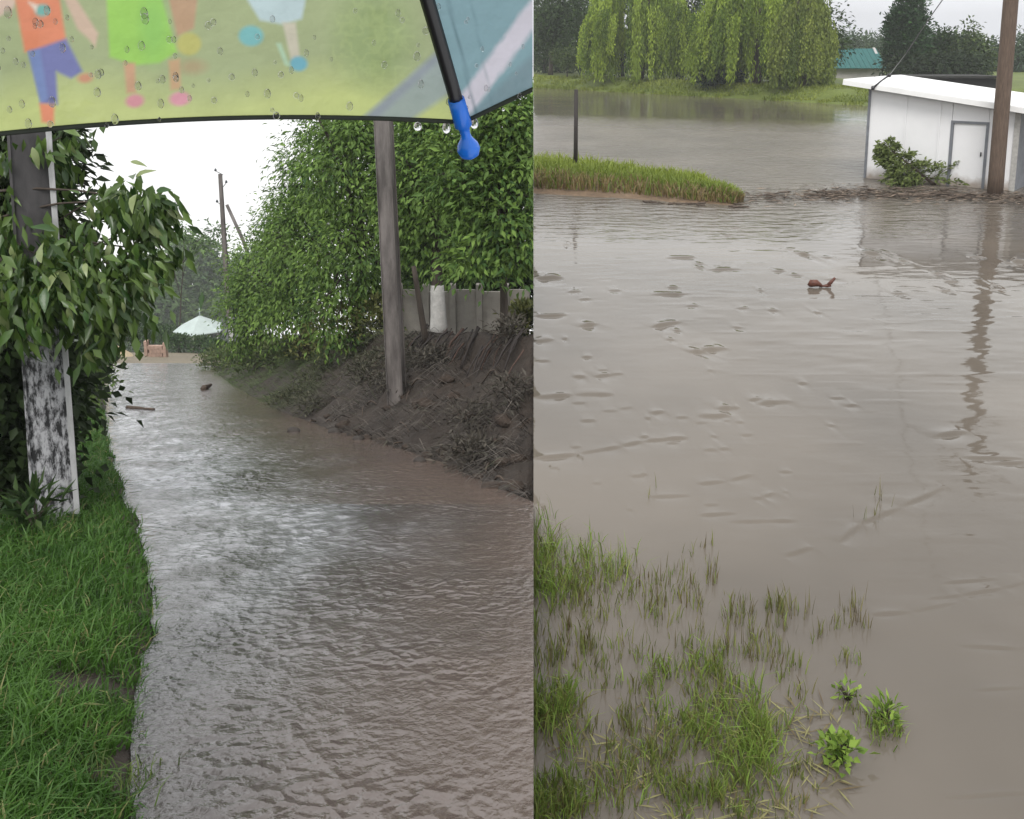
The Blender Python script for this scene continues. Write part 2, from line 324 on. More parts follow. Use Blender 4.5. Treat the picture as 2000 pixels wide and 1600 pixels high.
ground = link('ground', np_mesh('ground', Vall, Fg, np.vstack([cg.reshape(-1, 3), np.repeat(soilc[None], nr, 0)]), True), 'soil'); setp(ground, kind='structure')

# stream running down the lane
ys = np.geomspace(1.7, Y_END+1.0, 1500); tt = np.linspace(0, 1, 190)
xa = xl(ys)-.06; xb = np.minimum(xr(ys)+.05, 0.0)
X = xa[:, None]+(xb-xa)[:, None]*tt[None]; Yg = np.repeat(ys[:, None], len(tt), 1)
fall = sstep((X-xa[:, None])/.35)
warp = fbm(X*.8, Yg*.5)*3
chop = (np.abs(noise(X*6.5+warp, Yg*5.2+warp)-.5)*-2+.5)*0.024 + (noise(X*11+3+warp, Yg*8)-.5)*0.020 + (noise(X*24, Yg*17)-.5)*0.008
lz = 0.012*fbm(X*.9, Yg*.7)
e = xr(Yg)-X
still = np.interp(e, [0, .4, 1.6, 2.6], [.12, .2, .55, 1]); still = np.where(Yg < Y_SEAM, np.interp(X, [-1.6, -.7, 0], [1, .55, .3]), still)
Z = lane_z(Yg)+0.02+lz+chop*fall*still*np.interp(Yg, [2, 5, 9, 20], [.40, .46, .55, .50])
n2 = fbm(X*1.7+5, Yg*1.2)
cw = np.array([0.082, 0.081, 0.084])[None, None]*(0.85+.3*n2[..., None])
cw = cw*.72
# bright sky sheen painted into the water colour, away from bank and near end
painted_sheen = np.clip((fbm(X*2.6+9, Yg*1.5)-.3)*3.2, 0, 1)*np.interp(e, [.6, 1.9, 2.8], [0, .6, 1])*np.interp(Yg, [3.2, 6.0, 24, 40], [.05, 1, 1, .7])
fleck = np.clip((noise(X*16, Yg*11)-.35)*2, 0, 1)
cw = cw+(np.array([0.43, 0.44, 0.47])-cw)*(painted_sheen*(.45+.55*fleck))[..., None]
silt = np.clip(1.15-still*1.1, 0, 1)[..., None]*np.clip(.5+n2[..., None], 0, 1)
cw = cw*(1-silt)+np.array([0.135, 0.100, 0.084])*silt
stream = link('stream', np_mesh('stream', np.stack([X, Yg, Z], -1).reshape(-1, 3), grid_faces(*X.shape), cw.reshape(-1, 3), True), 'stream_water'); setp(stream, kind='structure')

# ------------------------------------------------------------------ flood water and far bank (x > 0)
def seg_ridge(X, Y, pts, width, h):
    best = np.zeros_like(X)
    P = np.array([water_pt(*p)[:2] for p in pts])
    for a, b in zip(P[:-1], P[1:]):
        d = b-a; ln = np.hypot(*d)
        m = (X > min(a[0], b[0])-.3) & (X < max(a[0], b[0])+.3) & (Y > min(a[1], b[1])-1.2) & (Y < max(a[1], b[1])+1.2)
        if not m.any(): continue
        x_, y_ = X[m]-a[0], Y[m]-a[1]; u = np.clip((x_*d[0]+y_*d[1])/ln**2, 0, 1)
        dx, dy = x_-u*d[0], y_-u*d[1]; r2 = dx*dx+dy*dy; n_ = np.array([-d[1], d[0]])/ln; sgn = dx*n_[0]+dy*n_[1]
        dist = np.sqrt(r2); sg = np.where(sgn >= 0, 1.0, -1.0)
        wv = np.tanh(sg*dist/(.5*width))*.5*np.exp(-dist/(2.6*width))*(1-np.abs(2*u-1)**2.5)*(.45+1.1*noise(X[m]*6, Y[m]*6))
        best[m] += h*wv
    return best
ysw = np.concatenate([np.geomspace(1.2, 3.75, 30), np.geomspace(3.8, 26, 900), np.geomspace(26.2, 95, 130)]); tw = np.concatenate([np.linspace(0, .58, 330), np.linspace(.6, 3.0, 30)])
X = ysw[:, None]*tw[None]; Yg = np.repeat(ysw[:, None], len(tw), 1)
Z = 0.006*(fbm(X*.7, Yg*1.1)-.5)+0.010*(noise(X*.35+3, Yg*.6)-.5)
swell = sstep((fbm(X*.33+2, Yg*.3+7)-.40)/.18); Z += swell*(.0065*(noise(X*1.3+.4*Yg, Yg*3.4-.5*X)-.5)+.0030*(noise(X*4, Yg*8-X)-.5))*np.interp(Yg, [3, 12, 26], [1, 1, 1.5])
rip = noise(X*2.2, Yg*7); patch = sstep((fbm(X*.25+7, Yg*.22+2)-.42)/.2)
Z += patch*0.010*np.clip(rip-.62, 0, 1)*np.interp(Yg, [4, 10, 25, 60], [.6, 1, 1.5, 2.2])
farp = sstep((Yg-30)/10); Z += farp*.005*(noise(X*.7, Yg*1.6)-.5)
RIDGES = [([(1042, 897), (1130, 887), (1215, 872), (1255, 862), (1345, 855)], .035, .034), ([(1362, 946), (1420, 940), (1472, 926)], .03, .03),
          ([(1472, 976), (1490, 972), (1514, 962)], .028, .032), ([(1530, 1088), (1590, 1070)], .03, .03), ([(1640, 1062), (1680, 1025), (1760, 992), (1850, 950)], .03, .028),
          ([(1700, 1203), (1780, 1197), (1870, 1178)], .02, .022), ([(1810, 1172), (1880, 1164), (1960, 1150), (2010, 1138)], .02, .022), ([(1840, 1140), (1950, 1132)], .016, .014),
          ([(1262, 972), (1350, 968)], .025, .026), ([(1365, 1007), (1440, 1003)], .022, .022), ([(1420, 1020), (1560, 1018)], .025, .012),
          ([(1875, 893), (2010, 897)], .03, .026), ([(1930, 906), (2010, 902)], .03, .02), ([(1815, 855), (1890, 842)], .04, .024),
          ([(1042, 776), (1120, 771), (1200, 771)], .05, .028), ([(1270, 640), (1330, 628)], .06, .04), ([(1480, 790), (1548, 784)], .05, .04), ([(1400, 801), (1430, 794)], .05, .04),
          ([(1362, 814), (1430, 812)], .05, .035), ([(1042, 618), (1110, 615)], .06, .035), ([(1130, 640), (1165, 631)], .06, .045), ([(1042, 668), (1085, 664)], .06, .03),
          ([(1118, 737), (1145, 735)], .05, .03), ([(1160, 737), (1195, 730)], .05, .035), ([(1270, 808), (1300, 803)], .04, .03), ([(1375, 685), (1420, 680)], .06, .045),
          ([(1350, 690), (1372, 684)], .06, .04), ([(1045, 545), (1100, 542)], .09, .04), ([(1270, 577), (1350, 574)], .05, .03), ([(1560, 498), (1580, 497)], .1, .04),
          ([(1300, 505), (1360, 503)], .06, .035), ([(1690, 497), (1720, 496)], .12, .04), ([(1975, 510), (2010, 514)], .1, .05), ([(1380, 528), (1450, 526)], .05, .025),
          ([(1550, 1525), (1640, 1520)], .012, .012), ([(1840, 1560), (2010, 1548)], .012, .010), ([(1900, 1350), (2005, 1344)], .014, .010), ([(1870, 1262), (1990, 1268)], .016, .012)]
_r = np.random.default_rng(3)
for k in range(125):
    px = _r.uniform(1045, 2010); py = 430+570*_r.random()**.9
    if px > 1500 and py > 560 and _r.random() < .8: continue
    ln = _r.uniform(10, 34); RIDGES.append(([(px, py), (px+ln, py-_r.uniform(0, .12)*ln)], np.interp(py, [430, 1000], [.07, .022]), np.interp(py, [430, 1000], [.03, .016])))
for k_, (pts, wd, h) in enumerate(RIDGES): Z += seg_ridge(X, Yg, pts, wd, wd*(.95 if k_ < 38 else .55))
n2 = fbm(X*.5+5, Yg*.5)
cw = np.array([0.130, 0.112, 0.092])*(0.72+.56*n2[..., None])
V = np.stack([X, Yg, Z], -1); nr, nc = X.shape; Vall = V.reshape(-1, 3)
flood = link('flood_water', np_mesh('flood_water', Vall, grid_faces(nr, nc), cw.reshape(-1, 3), True), 'flood_water'); setp(flood, kind='structure')

# earth face that carries the flood plain above the falling lane
yk = np.geomspace(1.2, 290, 60); top_ = np.stack([0*yk+.0002, yk, 0*yk-.03], 1); bot_ = top_.copy(); bot_[:, 2] = np.minimum(lane_z(yk)-1.5, -1.5); bot_[:, 2] = np.maximum(bot_[:, 2], -80)
face = link('earth_face', np_mesh('earth_face', np.vstack([top_, bot_]), np.array([(i, i+1, 60+i+1, 60+i) for i in range(59)]), np.tile(soilc, (120, 1))), 'soil'); setp(face, kind='structure')
shore = np.array([water_pt(*p) for p in ((1042, 172), (1150, 177), (1250, 183), (1450, 193), (1690, 207))])
def shore_y(x): return np.interp(x, shore[:, 0], shore[:, 1], right=shore[-1, 1])
tb = np.concatenate([np.linspace(-1.0, 12, 60), np.geomspace(13, 190, 30)]); xb_ = np.concatenate([np.linspace(0, 45, 120), np.geomspace(46, 180, 24)])
Xb = np.repeat(xb_[None], len(tb), 0); Yb = shore_y(Xb)+tb[:, None]
hb = -0.25+0.34*sstep((tb[:, None]+1)/1.6)+0.75*sstep((tb[:, None]-1.8)/3.5)+0.25*(fbm(Xb*.35, Yb*.35)-.4)*sstep(tb[:, None]/3)
def bank_z(x, y):
    t = y-shore_y(x); return -0.25+0.34*sstep((t+1)/1.6)+0.75*sstep((t-1.8)/3.5)+0.25*(fbm(np.asarray(x)*.35, np.asarray(y)*.35)-.4)*sstep(t/3)
cb = np.array([0.11, 0.14, 0.03])*(.6+.8*fbm(Xb*.8, Yb*.8)[..., None])
bank = link('river_bank', np_mesh('river_bank', np.stack([Xb, Yb, hb], -1).reshape(-1, 3), grid_faces(*Xb.shape), cb.reshape(-1, 3), True), 'soil'); setp(bank, kind='structure')

# low grassy spit in the flood
sp_top = np.array([water_pt(*p) for p in ((1042, 318), (1120, 323), (1230, 330), (1340, 347), (1420, 372), (1455, 384))])
sp_bot = np.array([water_pt(*p) for p in ((1042, 382), (1120, 385), (1230, 391), (1340, 401), (1430, 404), (1455, 394))])
u = np.linspace(0, 1, 60); v = np.linspace(0, 1, 24)
i0 = np.linspace(0, 1, 6)
tp = np.stack([np.interp(u, i0, sp_top[:, k]) for k in range(3)], 1); bt = np.stack([np.interp(u, i0, sp_bot[:, k]) for k in range(3)], 1)
P = bt[:, None]*(1-v)[None, :, None]+tp[:, None]*v[None, :, None]; P[:, :, 0] = np.maximum(P[:, :, 0], 0)
P[:, :, 2] = -0.06+0.24*(np.sin(np.pi*v)**.6)[None]*np.interp(u, [0, .75, 1], [1, .7, .1])[:, None]+.10*(fbm(P[..., 0]*1.5, P[..., 1]*1.5)-.45)
spc = np.where((v < .32)[None, :, None], np.array([0.16, 0.11, 0.07]), np.array([0.06, 0.075, 0.022]))*(.7+.6*fbm(P[..., 0]*3, P[..., 1]*3)[..., None])
spit = link('grass_spit', np_mesh('grass_spit', P.reshape(-1, 3), grid_faces(60, 24), spc.reshape(-1, 3), True), 'soil'); setp(spit, kind='structure')

# ------------------------------------------------------------------ trees
def crown_arrays(lobes, nclump, per, L_, W_, cA, cB, droop, cr, r_, side=0, shell=.55, keepf=None):
    lobes = np.asarray(lobes, float); vol = np.prod(lobes[:, 3:], 1)**.75; pick = r_.choice(len(lobes), nclump, p=vol/vol.sum())
    d = unit(r_.normal(size=(nclump, 3))); rad = shell+(1-shell)*r_.random(nclump)**.6
    cc = lobes[pick, :3]+d*rad[:, None]*lobes[pick, 3:]
    tone = r_.random(nclump); n = nclump*per; ci = np.repeat(np.arange(nclump), per)
    off = r_.normal(size=(n, 3))*cr*np.array([1, 1, .8]); C = cc[ci]+off
    D = unit(off)*.6+d[ci]*.55+r_.normal(size=(n, 3))*.45+np.array([0, 0, -droop])
    Nn = unit(d[ci]*.6+np.array([0, 0, .8])+r_.normal(size=(n, 3))*.4)
    Ln = L_*r_.uniform(.6, 1.3, n); Wd = W_*r_.uniform(.7, 1.25, n)
    t = np.clip(tone[ci]*.8+r_.random(n)*.45-.08, 0, 1)
    colr = mixcol(cA, cB, t)*r_.uniform(.8, 1.2, (n, 1))
    return leaf_arrays(C, D, Nn, Ln, Wd, colr, side=side), cc
def tree(name, label, base, lobes, nclump, per, L_, W_, cA, cB, droop=.4, cr=.25, trunk_r=.12, side=-1, group=None, seed=1, nlimb=6, twigs=50, lean=(0, 0), leafmat='leaf', whitewash=0, shell=.55, cat='tree'):
    r_ = np.random.default_rng(seed); base = np.asarray(base, float)
    root = empty(name, base, label, cat, group)
    lob = np.asarray(lobes, float); ctr = np.average(lob[:, :3], axis=0, weights=np.prod(lob[:, 3:], 1))
    top = np.array([ctr[0], ctr[1], ctr[2]]); ht = top[2]-base[2]
    s = np.linspace(0, 1, 9); path = base+(top-base)*s[:, None]; path[:, 0] += lean[0]*np.sin(s*np.pi)+r_.normal(0, .03, 9)*ht*.12*s; path[:, 1] += lean[1]*np.sin(s*np.pi)
    path[0, 2] -= .15; path = side_clamp(path, side)
    rad = trunk_r*(1-.72*s); rad[0] *= 1.25
    V, F = tube(path, rad, 9); link('trunk', py_mesh('trunk', side_clamp(V, side), F, True, base), 'bark', root)
    if whitewash:
        m = path[:, 2] <= base[2]+whitewash; k = max(2, m.sum()); pp = np.array([base+(path[-1]-base)*0]); zz = np.linspace(base[2]+.02, base[2]+whitewash, 6)
        pp = np.stack([np.interp(zz, path[:, 2], path[:, 0]), np.interp(zz, path[:, 2], path[:, 1]), zz], 1)
        V, F = tube(pp, np.interp(zz, path[:, 2], rad)*1.06+.003, 9); link('whitewash_band', py_mesh('whitewash_band', V, F, True, base), 'whitewash', root)
    (Va, Fa, ca), cc = crown_arrays(lobes, nclump, per, L_, W_, cA, cB, droop, cr, r_, side, shell)
    for k in range(nlimb):
        lb = lob[k % len(lob)]; st = .45+.45*r_.random(); p0 = base+(top-base)*st; p0 = np.array([np.interp(st, s, path[:, j]) for j in range(3)])
        p1 = lb[:3]+r_.normal(size=3)*lb[3:]*.4; q = np.linspace(0, 1, 6)[:, None]; pp = p0+(p1-p0)*q; pp[:, 2] += np.sin(q[:, 0]*np.pi)*.12*np.linalg.norm(p1-p0)
        V, F = tube(side_clamp(pp, side), trunk_r*.42*(1-.75*q[:, 0]), 6); link('limb', py_mesh('limb', side_clamp(V, side), F, True, base), 'bark', root)
    if twigs:
        parts = []
        for k in r_.choice(len(cc), min(twigs, len(cc)), replace=False):
            lb = lob[np.argmin(np.linalg.norm(lob[:, :3]-cc[k], axis=1))]; p0 = lb[:3]*.7+top*.3; q = np.linspace(0, 1, 4)[:, None]
            pp = p0+(cc[k]-p0)*q+r_.normal(size=(4, 3))*.05*q
            if side and cc[k][0]*side < 0: continue
            V, F = tube(side_clamp(pp, side), trunk_r*.14*(1-.8*q[:, 0])+.004, 4); parts.append((side_clamp(V, side), F))
        if parts:
            V, F = merge(parts); setp(link('twigs', py_mesh('twigs', V, F, False, base), 'bark', root), kind='stuff')
    setp(link('crown', np_mesh('crown', Va, Fa, ca, False, base), leafmat, root), kind='stuff')
    return root
def lobe(px, py, Y, rx, rz, ry=None):       # lobe centred where it was sighted, radii in metres
    c = at(px, py, Y); return (*c, rx, ry or rx, rz)
def gbase(x, y): return np.array([x, y, float(gz(x, y))])
def pxm(n, Y): return n/FPX*Y

G1, G2 = (0.030, 0.075, 0.020), (0.19, 0.30, 0.065)
grp = 'leafy trees on the bank beside the lane'
def lane_tree(px, Y, label, lobes, nclump, seed, **k):
    b = at(px, 700, Y); tree('bank_tree', label, gbase(b[0], Y), lobes, nclump, 46, .14, .056, G1, G2, seed=seed, group=grp, nlimb=9, twigs=90, **k)
lane_tree(500, 27, 'tall green tree whose low branches hang over the weeds behind the utility pole brace',
          [lobe(520, 540, 27, 1.0, 1.5), lobe(480, 625, 26.5, .65, 1.0), lobe(568, 430, 27, .65, .9), lobe(462, 560, 27.5, .32, .5)], 240, 21, droop=.75, trunk_r=.13, cr=.26)
lane_tree(590, 22.5, 'broad green tree with drooping leaves, between the branchy tree and the concrete pole',
          [lobe(628, 340, 22.5, .95, 1.3), lobe(615, 490, 22, 1.1, 1.2), lobe(565, 605, 22, .7, .85), lobe(665, 235, 22.5, .8, .8), lobe(560, 455, 22.3, .5, .8)], 290, 22, droop=.8, trunk_r=.14, cr=.25)
lane_tree(700, 19, 'dense dark green tree standing right behind the tall concrete pole',
          [lobe(690, 330, 19, 1.1, 1.5), lobe(700, 480, 18.8, 1.0, 1.1), lobe(660, 600, 18.5, .7, .75), lobe(740, 280, 19.3, 1.0, 1.3), lobe(745, 590, 19, .5, .8)], 300, 23, droop=.6, trunk_r=.13, cr=.22)
lane_tree(858, 16.5, 'dark trunked tree with a whitewashed foot on top of the muddy bank',
          [lobe(830, 350, 17, .85, 1.2), lobe(880, 260, 17, .9, 1.0), lobe(850, 470, 17, .55, .45), lobe(790, 420, 17.4, .5, .9)], 210, 24, droop=.5, trunk_r=.15, cr=.2, whitewash=.95)
lane_tree(985, 13.2, 'slim trunked tree with small yellowish leaves beside the grey fence',
          [lobe(975, 400, 13.2, .62, .75), lobe(920, 330, 13.3, .5, .7), lobe(1030, 300, 13.5, .55, .9), lobe(1020, 460, 13.2, .4, .5), lobe(930, 500, 13, .36, .4), lobe(985, 230, 13.4, .5, .5)], 230, 25, droop=.35, trunk_r=.075, cr=.17)

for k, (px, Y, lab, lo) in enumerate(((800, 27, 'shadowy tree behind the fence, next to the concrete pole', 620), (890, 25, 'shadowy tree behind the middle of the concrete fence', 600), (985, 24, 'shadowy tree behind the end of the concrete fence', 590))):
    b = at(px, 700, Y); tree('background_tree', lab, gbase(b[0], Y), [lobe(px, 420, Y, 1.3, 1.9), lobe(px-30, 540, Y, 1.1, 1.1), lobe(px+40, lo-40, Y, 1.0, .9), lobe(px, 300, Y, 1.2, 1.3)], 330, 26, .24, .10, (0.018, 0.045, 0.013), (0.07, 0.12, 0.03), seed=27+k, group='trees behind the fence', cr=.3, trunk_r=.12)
# shrubs and weeds at the foot of the trees
def shrub(name, label, x, y, r, h, n, L_, W_, cA, cB, seed, group=None, side=-1, z=None, droop=.1, cat='shrub', stems=5, up=.5):
    r_ = np.random.default_rng(seed); b = np.array([x, y, float(gz(x, y)) if z is None else z]); root = empty(name, b, label, cat, group)
    parts = []; tips = []
    for k in range(stems):
        a = r_.uniform(0, 6.28); tip = b+np.array([math.cos(a)*r*.7, math.sin(a)*r*.7, h*r_.uniform(.5, .95)]); tips.append(tip); q = np.linspace(0, 1, 5)[:, None]
        pp = b+(tip-b)*q; pp[:, 2] += .15*h*np.sin(q[:, 0]*np.pi); pp[0, 2] -= .05; parts.append(tube(side_clamp(pp, side), .012*(1-.7*q[:, 0])*max(1, h), 5))
    V, F = merge(parts); link('stems', py_mesh('stems', side_clamp(V, side), F, True, b), 'bark', root)
    C = b+np.stack([r_.normal(0, r*.5, n), r_.normal(0, r*.5, n), h*r_.beta(2, 1.6, n)], 1)
    sh = 1-np.clip((C[:, 2]-b[2])/h-.6, 0, 1); C[:, :2] = b[:2]+(C[:, :2]-b[:2])*sh[:, None]
    D = unit(C-b-np.array([0, 0, h*.3]))+r_.normal(size=(n, 3))*.75+np.array([0, 0, up-droop]); Nn = unit(np.array([0, 0, 1.])+r_.normal(size=(n, 3))*.5)
    V, F, c = leaf_arrays(C, D, Nn, L_*r_.uniform(.6, 1.3, n), W_*r_.uniform(.7, 1.3, n), mixcol(cA, cB, r_.random(n))*r_.uniform(.8, 1.2, (n, 1)), side=side)
    setp(link('leaves', np_mesh('leaves', V, F, c, False, b), 'leaf', root), kind='stuff'); return root
WG1, WG2 = (0.05, 0.08, 0.03), (0.13, 0.16, 0.06)
wl = 'low leafy green weed on the slope below the bank trees'
for k, (px, py, Y, r, h) in enumerate(((420, 728, 36, .7, .7), (460, 738, 32, .7, .75), (500, 745, 28, .65, .8), (440, 712, 38, .8, .9), (540, 740, 25, .6, .7), (490, 715, 30, .7, .9), (585, 735, 23, .5, .55), (525, 715, 27, .6, .9))):
    p = at(px, py, Y); shrub('weed', wl, p[0], Y, r, h, 620, .17, .06, WG1, WG2, 100+k, 'weeds on the slope', cat='weed')
r_ = np.random.default_rng(64)
for k in range(22):
    y = float(Y_SEAM+.6+11*r_.random()); x = float(xr(np.array(y)))+r_.uniform(.25, 2.2)
    if x > -.15: continue
    g_ = np.clip((y-14)/8, 0, .8); c1 = np.array([0.035, 0.03, 0.024])*(1-g_)+np.array([0.035, 0.06, 0.02])*g_; c2 = np.array([0.12, 0.108, 0.088])*(1-g_)+np.array([0.11, 0.14, 0.05])*g_
    shrub('muddy_weed', 'weed smeared with grey brown mud drooping on the eroded bank', x, y, r_.uniform(.22, .42), r_.uniform(.18, .42), 260, .105, .026, tuple(c1), tuple(c2), 600+k, 'muddy weeds on the bank', droop=.6, cat='weed')
yl = 'small bush with pale yellowish leaves under the tree crowns'
for k, (px, Y, r, h) in enumerate(((640, 20, .5, 1.2), (690, 18.5, .5, 1.1), (600, 21.5, .45, 1.1), (740, 18, .4, .9), (1025, 14, .3, .6))):
    p = at(px, 660, Y); shrub('understorey_bush', yl, p[0], Y, r, h, 420, .12, .06, (0.07, 0.09, 0.03), (0.22, 0.23, 0.08), 120+k, 'bushes under the trees')

# leaning thin trunk
b = gbase(at(832, 650, 15)[0], 15.0); top = at(808, 520, 15.2); q = np.linspace(0, 1, 7)[:, None]
V, F = tube(b+(top-b)*q, .06*(1-.3*q[:, 0]), 8); o = link('dead_trunk', py_mesh('dead_trunk', V, F, True, b), 'bark'); o.location = b
setp(o, 'thin dark leaning trunk between the concrete pole and the whitewashed tree', 'trunk')

# grey fence of concrete panels behind the trees
fr = empty('panel_fence', at(900, 640, 18.5), 'weathered grey concrete panel fence behind the bank trees', 'fence'); fb = np.array(fr.location)
fp = [at(px, 0, 18.5)[0] for px in (765, 820, 875, 930, 985, 1041)]
zt = at(900, 566, 18.5)[2]; zb = float(gz(fp[2], 18.5))-.1
for k in range(5):
    V, F = box(fp[k]+.07, fp[k+1]-.07, 18.48, 18.54, zb, zt-.04*(k % 2)); link('fence_panel', py_mesh('fence_panel', V, F, org=fb), 'fence_concrete', fr)
for k in range(5):
    V, F = box(fp[k]-.065, fp[k]+.065, 18.42, 18.6, zb, zt+.12); link('fence_post', bevel(py_mesh('fence_post', V, F, org=fb), .01), 'fence_concrete', fr)

# concrete utility poles by the lane
def lane_pole(name, label, b, p_top, w0, w1, mats, strip=None, rot=0.0, deep=.8, split=None):
    b = np.asarray(b); root = empty(name, b, label, 'pole', 'concrete poles along the lane'); up = np.asarray(p_top)-b
    ca, sa = math.cos(rot), math.sin(rot)
    def ring(t, wx, wy, ch):
        c = b+up*t; pts = []
        for sx, sy in ((-1, -1), (1, -1), (1, 1), (-1, 1)):
            for a in (0, 1):
                dx = sx*(wx/2-(ch if a == (0 if sx*sy > 0 else 1) else 0)); dy = sy*(wy/2-(ch if a == (1 if sx*sy > 0 else 0) else 0)); pts.append(c+np.array([dx*ca-dy*sa, dx*sa+dy*ca, 0]))
        return pts
    for (ta, tb_, mm, nm, gr_w) in (((-.02, 1, mats, 'shaft', 0),) if not split else ((-.02, split[0], mats, 'shaft', 0), (split[0]-.002, 1, split[1], 'upper_shaft', -.004))):
      V = []; ntt = 14
      for t in np.linspace(ta, tb_, ntt): wv = w0+(w1-w0)*t+gr_w; V += ring(t, wv, wv*deep, .02)
      F = [(a*8+k, a*8+(k+1) % 8, (a+1)*8+(k+1) % 8, (a+1)*8+k) for a in range(ntt-1) for k in range(8)]+[tuple(range((ntt-1)*8, ntt*8))]
      link(nm, py_mesh(nm, V, F, org=b), mm, root)
    if strip:
        V = []
        for t in np.linspace(0, 1, 8):
            wv = w0+(w1-w0)*t; c = b+up*t
            for dx, dy in ((wv/2-.03, -wv*deep/2-.008), (wv/2+.006, -wv*deep/2-.008), (wv/2+.006, wv*deep*.4), (wv/2-.03, wv*deep*.4)): V.append(c+np.array([dx*ca-dy*sa, dx*sa+dy*ca, 0]))
        F = [(a*4+k, a*4+(k+1) % 4, (a+1)*4+(k+1) % 4, (a+1)*4+k) for a in range(7) for k in range(4)]
        link('edge_flange', py_mesh('edge_flange', V, F, org=b), strip, root)
    return root
pb = lane_pt(112, 1040); Yp = pb[1]; pb[2] = float(gz(pb[0], pb[1]))
lane_pole('utility_pole', 'thick concrete pole mottled with black lichen, wrapped in tree leaves beside the grass', pb, at(42, 60, Yp+.1), .32, .27, 'lichen_concrete', 'pale_concrete', rot=.44, deep=.3, split=(.48, 'dark_concrete'))
p2 = lane_pt(762, 846); p2 = np.array([p2[0]+.1, p2[1]+.15, float(gz(p2[0]+.1, p2[1]+.15))])
lane_pole('utility_pole', 'plain grey brown concrete pole standing in the muddy bank', p2, at(738, 20, p2[1]+.2), .26, .24, 'pole_concrete', rot=-.25)
p3 = gbase(at(452, 700, 52)[0], 52); 
r3 = lane_pole('utility_pole', 'distant concrete pole with a slanting brace and insulators above the trees', p3, at(430, 340, 52), .30, .20, 'pole_concrete')
top3 = at(443, 400, 52); V, F = tube([top3, at(475, 470, 52.2), at(520, 600, 52.5)], [.09, .1, .12], 8); link('brace', py_mesh('brace', V, F, True, p3), 'pole_concrete', r3)
for (px, py) in ((421, 334), (442, 357), (424, 395)):
    c = at(px, py, 52); ctop = at(436, py+8, 52); V, F = tube([ctop, (c+ctop)/2, c], [.02, .02, .02], 5); hk = link('bracket', py_mesh('bracket', V, F, org=p3), 'dark_metal', r3)
    V, F = tube([c-[0, 0, .02], c+[0, 0, .04], c+[0, 0, .09], c+[0, 0, .14]], [.05, .08, .05, .04], 8); link('insulator', py_mesh('insulator', V, F, True, p3), 'glass', r3)

# far end of the lane: gazebo, gate, low wall, sand, hazy trees
def far_tree(px, Y, lobes, n, seed, label, cA=(0.045, 0.10, 0.035), cB=(0.15, 0.24, 0.075), per=44, L_=1.35, tr=.3, cA_=0):
    b = at(px, 700, Y); tree('far_tree', label, gbase(b[0], Y), lobes, n, per, L_, L_*.45, cA, cB, seed=seed, group='trees beyond the end of the lane', trunk_r=tr, cr=.0055*Y, droop=.3, nlimb=4, twigs=30)
far_tree(300, 180, [lobe(300, 600, 180, 6.3, 5.8), lobe(265, 640, 178, 4.4, 3.9), lobe(340, 630, 180, 4.4, 3.9), lobe(310, 540, 182, 3.9, 3.9)], 300, 41, 'rounded hazy tree beyond the end of the lane, by the pink wall')
far_tree(385, 195, [lobe(385, 560, 195, 6.3, 7.3), lobe(420, 610, 192, 4.6, 5.8), lobe(370, 495, 195, 3.9, 2.9), lobe(410, 500, 195, 2.9, 2.2)], 300, 42, 'tall hazy tree rising straight behind the gazebo')
far_tree(350, 64, [lobe(345, 455, 64, 1.1, .6), lobe(395, 475, 64, .9, .5), lobe(310, 440, 64, .7, .5), lobe(425, 455, 64, .6, .4)], 34, 43, 'thin airy branches of a tree showing against the white sky', per=20, L_=.34, tr=.06)
far_tree(240, 200, [lobe(235, 620, 200, 5.9, 7.3), lobe(190, 600, 200, 6.3, 7.8)], 260, 44, 'hazy tree half hidden by the leafy branches around the lichened pole')
far_tree(455, 215, [lobe(450, 590, 215, 7.2, 8.6), lobe(500, 560, 215, 7.2, 8.6)], 260, 45, 'hazy tree behind the distant pole with the brace')
hl_ = 'clipped leafy bush in front of the gazebo posts'
for k, (px, Y, r, h) in enumerate(((350, 60.5, .9, 1.2), (395, 60.2, .9, 1.1), (425, 59, .7, 1.0), (325, 64, 1.0, 1.9), (300, 66, 1.2, 2.2), (265, 66, 1.2, 2.1), (232, 66, 1.1, 1.9))):
    p = at(px, 690, Y); shrub('hedge_bush', hl_ if k < 3 else 'dark leafy bush of the row behind the low pink wall', p[0], Y, r, h, 700, .24, .12, (0.035, 0.075, 0.03), (0.08, 0.13, 0.05), 140+k, 'bushes in front of the gazebo')
gzb = gbase(at(390, 700, 63)[0], 63); gr = empty('gazebo', gzb, 'garden gazebo with a pale blue pyramid roof and finial', 'gazebo')
ap = at(390, 616, 63); ev = at(390, 641, 63)[2]; hwid = pxm(47, 63)
cs = [np.array([ap[0]+sx*hwid*a, 63+sy*hwid*bb, ev]) for (sx, sy, a, bb) in ((-1, -1, 1, .5), (0, -1, 0, 1.05), (1, -1, 1, .5), (1, 1, 1, .5), (0, 1, 0, 1.05), (-1, 1, 1, .5))]
for k in range(6):
    a, b2 = cs[k], cs[(k+1) % 6]; V = [a, b2, ap, a-[0, 0, .06], b2-[0, 0, .06], ap-[0, 0, .06]]
    link('roof_panel', py_mesh('roof_panel', V, [(0, 1, 2), (3, 5, 4), (0, 3, 4, 1), (1, 4, 5, 2), (2, 5, 3, 0)], org=gzb), 'pale_blue_roof', gr)
    V, F = tube([a+(ap-a)*.12-[0, 0, .1], np.array([a[0]+(ap[0]-a[0])*.12, a[1]+(63-a[1])*.12, gzb[2]])], [.06, .06], 8); link('post', py_mesh('post', V, F, True, gzb), 'pale_wall', gr)
V, F = tube([ap-[0, 0, .05], ap+[0, 0, .2], ap+[0, 0, .3], ap+[0, 0, .55]], [.05, .04, .06, .015], 8); link('finial', py_mesh('finial', V, F, True, gzb), 'pale_blue_roof', gr)
